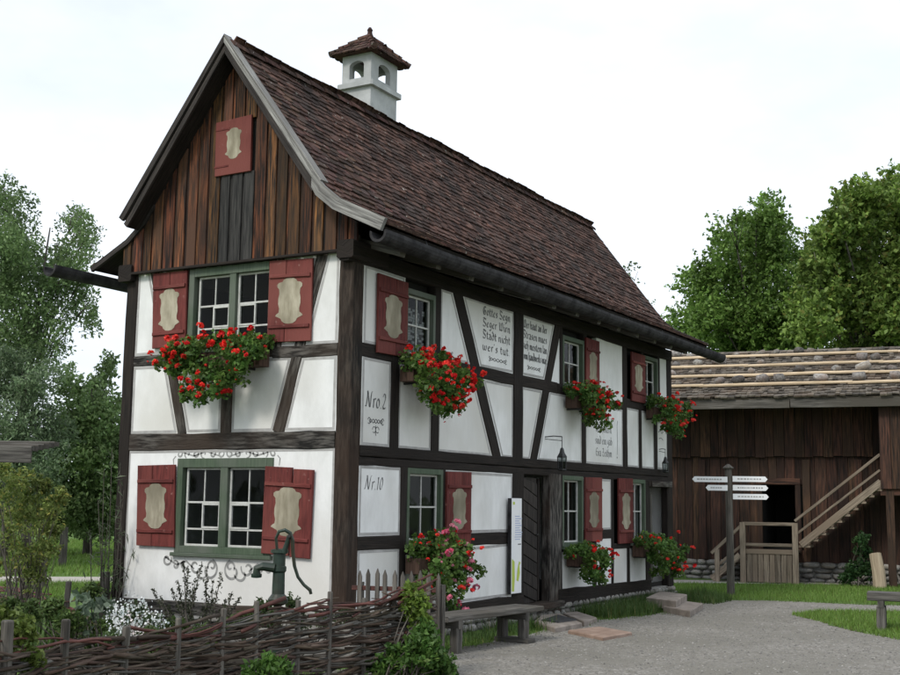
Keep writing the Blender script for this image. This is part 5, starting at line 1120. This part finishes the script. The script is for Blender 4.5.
def stalks(name, label, tips, base_px, dep, leaf, c1, c2, cat, aspect=2.5, spread=.035, n=70, base_z=0., lo=.25):
    b = at_depth(*base_px, dep); b[2] = 0; t = thing(name, tuple(b), label, cat); gs, P = [], []
    for x, y in tips:
        e1 = at_depth(x, y, dep+rng.uniform(-.25, .25)); s_ = b+np.array((rng.normal()*.08, rng.normal()*.08, 0)); m_ = (s_+e1)/2+np.array((s_-e1)*(.25, .25, 0))*-.3+rng.normal(size=3)*.02
        gs.append(tube([s_, m_, e1], [.009, .007, .003], 5)); tt = lo+(1-lo)*rng.random(n); 
        for q in tt: c = (1-q)**2*s_+2*q*(1-q)*m_+q*q*e1; P.append(c+rng.normal(size=3)*spread*(1.25-q))
    mk('stems', join(gs), M['bark'], t); P = np.array(P); o0 = P.mean(0)
    o = link('leaves', leaf_mesh('leaves', P-o0, leaf, leaf_cols(len(P), c1, c2), M['leaf'], .1, aspect), o0, t); o['kind'] = 'stuff'; return t
shrub('privet_shrub', 'yellow-green shrub with small leaves at the left edge behind the fence', [(10, 490, 18), (30, 505, 18), (5, 520, 22), (38, 530, 16), (15, 548, 22), (36, 556, 14), (50, 512, 10), (-15, 530, 25), (2, 470, 9), (40, 487, 8), (52, 530, 10), (46, 550, 12), (26, 520, 16), (12, 570, 16), (34, 575, 12), (60, 500, 8), (22, 480, 12)], 14., .8, 60, .065, (.11, .165, .036), (.26, .31, .09), odd=(.40, .37, .10), podd=.10, sub=6, clr=.5)
stalks('willow_sapling', 'thin grey-green willow sapling leaning on the dark left corner post', [(112, 448), (120, 462), (104, 470), (124, 490), (98, 500), (116, 505), (90, 530), (108, 520), (126, 535), (102, 545), (118, 560), (134, 548)], (108, 600), 15.2, .12, (.06, .085, .045), (.16, .19, .12), 'sapling', aspect=7, spread=.06, n=22)
stalks('mugwort', 'dark spiky herb standing before the plaster under the gable window', [(184, 562), (188, 566), (207, 568), (202, 562), (213, 580), (222, 572), (232, 592), (172, 590), (160, 596), (152, 588), (178, 580), (196, 578), (168, 604), (226, 600), (240, 598), (210, 596), (190, 590)], (196, 640), 12.6, .04, (.03, .038, .020), (.085, .095, .055), 'herb', n=90, spread=.035, lo=.35)
wb = shrub('white_flowering_bush', 'low bush covered in tiny white flowers below the left post', [(118, 620, 10), (135, 614, 11), (150, 622, 10), (128, 634, 12), (145, 638, 10), (112, 638, 8)], 11., .25, 40, .035, (.05, .09, .03), (.12, .17, .07), odd=None, cat='bush', sub=14)
CS = []
for x, y, r_ in [(118, 618, 11), (135, 611, 12), (150, 618, 11), (128, 630, 13), (143, 634, 10)]:
    for k in range(6): CS.append(at_depth(x+rng.normal()*r_*.7, y+rng.normal()*r_*.5, 10.8+rng.uniform(-.2, .2)))
blob('blossoms', CS, .10, 26, .024, (.62, .63, .62), (.82, .82, .80), wb, aspect=1.1, kind='stuff', mt=M['petal'])
shrub('hop_vine', 'bright green vine hanging over the right end of the wattle fence', [(412, 596, 8), (418, 606, 9), (408, 606, 7), (420, 618, 7), (414, 614, 7)], 11.6, .12, 34, .065, (.09, .16, .025), (.20, .28, .05), sub=7, cat='vine', aspect=1.6)
shrub('leafy_weeds', 'lush green weeds at the foot of the fence beside the bench', [(398, 660, 12), (415, 648, 11), (432, 656, 11), (425, 668, 13), (400, 675, 13), (380, 672, 11), (443, 668, 7), (426, 636, 7)], 11.2, .25, 38, .075, (.045, .115, .020), (.12, .22, .048), sub=11, cat='weeds', aspect=2.0, odd=(.16, .24, .06))
shrub('nettle_clump', 'small bright green clump in front of the wattle fence centre', [(268, 668, 9), (282, 672, 8), (258, 676, 9)], 8.9, .1, 40, .06, (.05, .12, .02), (.11, .21, .04), sub=7, cat='weeds', aspect=2.2)
shrub('bindweed', 'yellow-green climber on the wattle fence at the left edge', [(6, 622, 9), (24, 632, 8), (4, 650, 9), (30, 662, 7), (-8, 640, 10)], 8.3, .2, 40, .055, (.08, .13, .022), (.19, .24, .06), sub=10, clr=.5, cat='climber', aspect=1.7)
shrub('cabbage_plant', 'silvery green big-leaved plant between the two wattle fences', [(88, 605, 10), (98, 612, 9), (82, 618, 10)], 11.5, .15, 10, .12, (.08, .12, .075), (.18, .23, .16), sub=4, cat='plant', aspect=1.4)
shrub('herb_bed', 'mixed green herbs filling the garden bed behind the fence', [(30, 614, 8), (52, 610, 8), (70, 625, 12), (60, 640, 12), (95, 632, 12), (10, 610, 8), (40, 632, 12), (90, 596, 9), (150, 645, 14), (175, 635, 12), (205, 640, 12), (240, 625, 10), (100, 650, 14), (130, 652, 14)], 11.4, .9, 60, .06, (.045, .090, .022), (.125, .18, .055), sub=14, clr=.5, cat='herbs', aspect=2.4, odd=(.15, .15, .06))
shrub('herb_bed', 'dark low herbs at the foot of the pump and corner post', [(250, 625, 9), (272, 620, 9), (300, 625, 9), (325, 622, 9), (262, 608, 5), (290, 604, 5), (345, 618, 9), (225, 632, 10)], 12.3, .4, 40, .05, (.035, .070, .020), (.09, .13, .045), sub=8, cat='herbs', aspect=2.2, odd=(.10, .03, .02))
shrub('barn_climber', 'green climber growing up the barn wall beside the upright log', [(861, 540, 6), (863, 552, 7), (860, 566, 10), (868, 572, 9), (852, 574, 8), (846, 580, 5)], 26.0, .15, 40, .085, (.02, .055, .018), (.05, .10, .03), sub=8, cat='climber', aspect=1.4)
# iris leaves, far posts, stump and the little roof at the left edge
t = thing('iris_clump', tuple(at_depth(45, 600, 11.5)*(1, 1, 0)), 'upright sword-shaped green leaves in the left garden bed', 'plant'); CS = []
gs = []
for i in range(60):
    b = at_depth(rng.uniform(18, 62), 640, 11.5+rng.uniform(-.3, .3)); b[2] = 0; h = rng.uniform(.35, .75); a = rng.uniform(0, 6.28); lean = np.array((math.cos(a), math.sin(a), 0))*rng.uniform(.02, .2); sd_ = np.array((-math.sin(a), math.cos(a), 0))*.011
    V = [b-sd_, b+sd_, b+lean*.3+(0, 0, h*.6)+sd_*.9, b+lean*.3+(0, 0, h*.6)-sd_*.9, b+lean+(0, 0, h)]; gs.append((V, [[0, 1, 2, 3], [3, 2, 4]]))
M['iris'] = mat('iris_leaf', (.06, .12, .03), (.13, .20, .05), scale=6, vary=.1, rough=.5)
tag(mk('leaves', join(gs), M['iris'], t), kind='stuff')
for x, yb, yt, dp, r_, lb in ((62, 566, 527, 30., .10, 'slim grey post standing on the far lawn'), (38, 584, 545, 22, .14, 'thick grey stump post behind the far wattle fence'), (104, 600, 572, 15.2, .06, 'short dark post near the left corner of the house')):
    b = at_depth(x, yb, dp); b[2] = 0; h = at_depth(x, yt, dp)[2]
    o = mk('wooden_post', tube([b+(0, 0, -.1), b+(.01, 0, h*.5), b+(0, .01, h)], [r_*1.05, r_, r_*.9], 10), M['post']); tag(o, lb, 'post', 'wooden posts on the left')
c = at_depth(-14, 448, 12.5); b = np.array((c[0], c[1], 0)); t = thing('shelter_roof', tuple(b), 'weathered plank roof edge of a small shelter at the left edge', 'shelter')
xr = np.array((math.cos(YAW), math.sin(YAW), 0)); yr = np.array((-xr[1], xr[0], 0))
for i in range(5): o = c+yr*(i*.17); mk('roof_plank', beam(o-xr*.5+(0, 0, .02*i), o+xr*.51+(0, 0, .02*i), .17, .05, yr, seg=4, jit=.03), M['bench'], t)
mk('fascia', beam(c-xr*.5+(0, 0, -.06)-yr*.09, c+xr*.505+(0, 0, -.065)-yr*.09, .17, .03, (0, 0, 1), seg=4, jit=.03), M['bench'], t)
for s_ in (-.42, -.1): mk('post', tube([c*(1, 1, 0)+xr*s_+yr*.35, c+xr*s_+yr*.35], .05, 8), M['post'], t)

# ================================================================== grass and pebbles
def inside(P_, q):
    x, y = q[:, 0], q[:, 1]; r_ = np.zeros(len(q), bool); n = len(P_)
    for i in range(n):
        (xa, ya), (xb, yb) = P_[i][:2], P_[(i+1) % n][:2]; k = ((ya > y) != (yb > y)) & (x < (xb-xa)*(y-ya)/((yb-ya) or 1e-9)+xa); r_ ^= k
    return r_
def blades(name, pts, h, w, c1, c2, z=0., label=None):
    n = len(pts); a = rng.uniform(0, 6.28, n); hh = h*rng.uniform(.5, 1.3, n); ln = np.stack([np.cos(a), np.sin(a)], 1)*(hh*rng.uniform(.1, .7, n))[:, None]; sd_ = np.stack([-np.sin(a), np.cos(a)], 1)*w
    V = np.zeros((n, 3, 3), np.float32); V[:, 0, :2] = pts-sd_; V[:, 1, :2] = pts+sd_; V[:, 2, :2] = pts+ln; V[:, :2, 2] = z; V[:, 2, 2] = z+hh
    me = bpy.data.meshes.new(name); me.vertices.add(3*n); me.vertices.foreach_set('co', V.ravel()); me.loops.add(3*n); me.loops.foreach_set('vertex_index', np.arange(3*n, dtype=np.int32)); me.polygons.add(n); me.polygons.foreach_set('loop_start', np.arange(0, 3*n, 3, dtype=np.int32)); me.update(calc_edges=True); me.materials.append(M['grassblade'])
    c4 = np.ones((n, 4), np.float32); c4[:, :3] = leaf_cols(n, c1, c2, (.16, .15, .05), .05); ca = me.attributes.new('Col', 'FLOAT_COLOR', 'POINT'); ca.data.foreach_set('color', np.repeat(c4, 3, 0).ravel())
    o = link(name, me, (0, 0, 0)); tag(o, label, 'grass', kind='stuff'); return o
def scatter(P_, n):
    P_ = np.array([p_[:2] for p_ in P_], float); lo, hi = P_.min(0), P_.max(0); q = rng.uniform(lo, hi, (int(n*2.5), 2)); q = q[inside(P_, q)]; return q[:n]
G1, G2 = (.105, .185, .028), (.18, .29, .062)
blades('lawn_grass', np.concatenate([scatter([GR(640, 583.5), GR(1000, 587), GR(1000, 604), GR(868, 603.5), GR(815, 601.5), GR(760, 599.5), GR(690, 599), GR(660, 599)], 26000), scatter([GR(789, 615), GR(822, 611.5), GR(960, 613), GR(990, 652), GR(900, 641), GR(850, 631), GR(815, 621)], 16000)]), .07, .006, G1, G2, label='short lawn grass before the barn and round the right bench')
blades('lawn_grass', scatter([GR(-40, 540), GR(140, 540), GR(140, 576), GR(-40, 576)], 30000), .10, .012, G1, G2, label='bright lawn grass beyond the pale path at the left')
blades('lawn_grass', scatter([GR(-40, 584), GR(130, 584), GR(130, 600), GR(-40, 600)], 9000), .10, .009, G1, G2, label='strip of grass between the garden and the pale path')
# long grass along the plinth between the two sets of steps, and tufts under the bench
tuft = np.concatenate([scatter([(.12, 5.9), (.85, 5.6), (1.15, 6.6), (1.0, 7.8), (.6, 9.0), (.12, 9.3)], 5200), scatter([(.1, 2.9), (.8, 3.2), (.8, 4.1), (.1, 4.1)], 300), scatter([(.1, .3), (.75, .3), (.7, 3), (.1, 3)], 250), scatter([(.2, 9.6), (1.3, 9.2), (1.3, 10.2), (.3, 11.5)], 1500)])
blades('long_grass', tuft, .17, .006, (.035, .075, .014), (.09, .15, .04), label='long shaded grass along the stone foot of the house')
# stray grass along the gravel edges
eg = []
for i in range(len(gp)-1):
    a, b = np.array(gp[i][:2]), np.array(gp[i+1][:2]); L = np.linalg.norm(b-a)
    if L < 14: eg.append(a+(b-a)*rng.random((int(L*220), 1))+rng.normal(size=(int(L*220), 2))*.11)
blades('edge_grass', np.concatenate(eg), .06, .005, G1, (.10, .16, .04), label='stray grass growing along the gravel edge')
# pebbles on the yard
pts = scatter([(.8, -3), (.8, 5), (1.3, 9), GR(760, 603), GR(868, 608), (7, 7), (7, -5), (3, -6)], 22000); V, Fc = [], []
oct_ = np.array([(1, 0, 0), (0, 1, 0), (-1, 0, 0), (0, -1, 0), (0, 0, .7), (0, 0, -.5)]); of = [[0, 1, 4], [1, 2, 4], [2, 3, 4], [3, 0, 4]]
for x, y in pts:
    s_ = .005+.012*rng.random()**2.2; k = len(V); a = rng.uniform(0, 6.28); ca, sa = math.cos(a), math.sin(a); e1, e2 = rng.uniform(.7, 1.5), rng.uniform(.7, 1.2)
    V += [(x+s_*(q[0]*e1*ca-q[1]*e2*sa), y+s_*(q[0]*e1*sa+q[1]*e2*ca), .006+s_*q[2]) for q in oct_]; Fc += [[i+k for i in f] for f in of]
M['pebble'] = mat('pebble', (.12, .115, .105), (.31, .298, .275), scale=9, vary=.35, island=True, rough=.9, lo=.3, hi=.7)
o = mk('pebbles', (V, Fc), M['pebble'], origin=(0, 0, 0)); tag(o, 'loose pebbles scattered over the gravel yard', 'pebbles', kind='stuff')
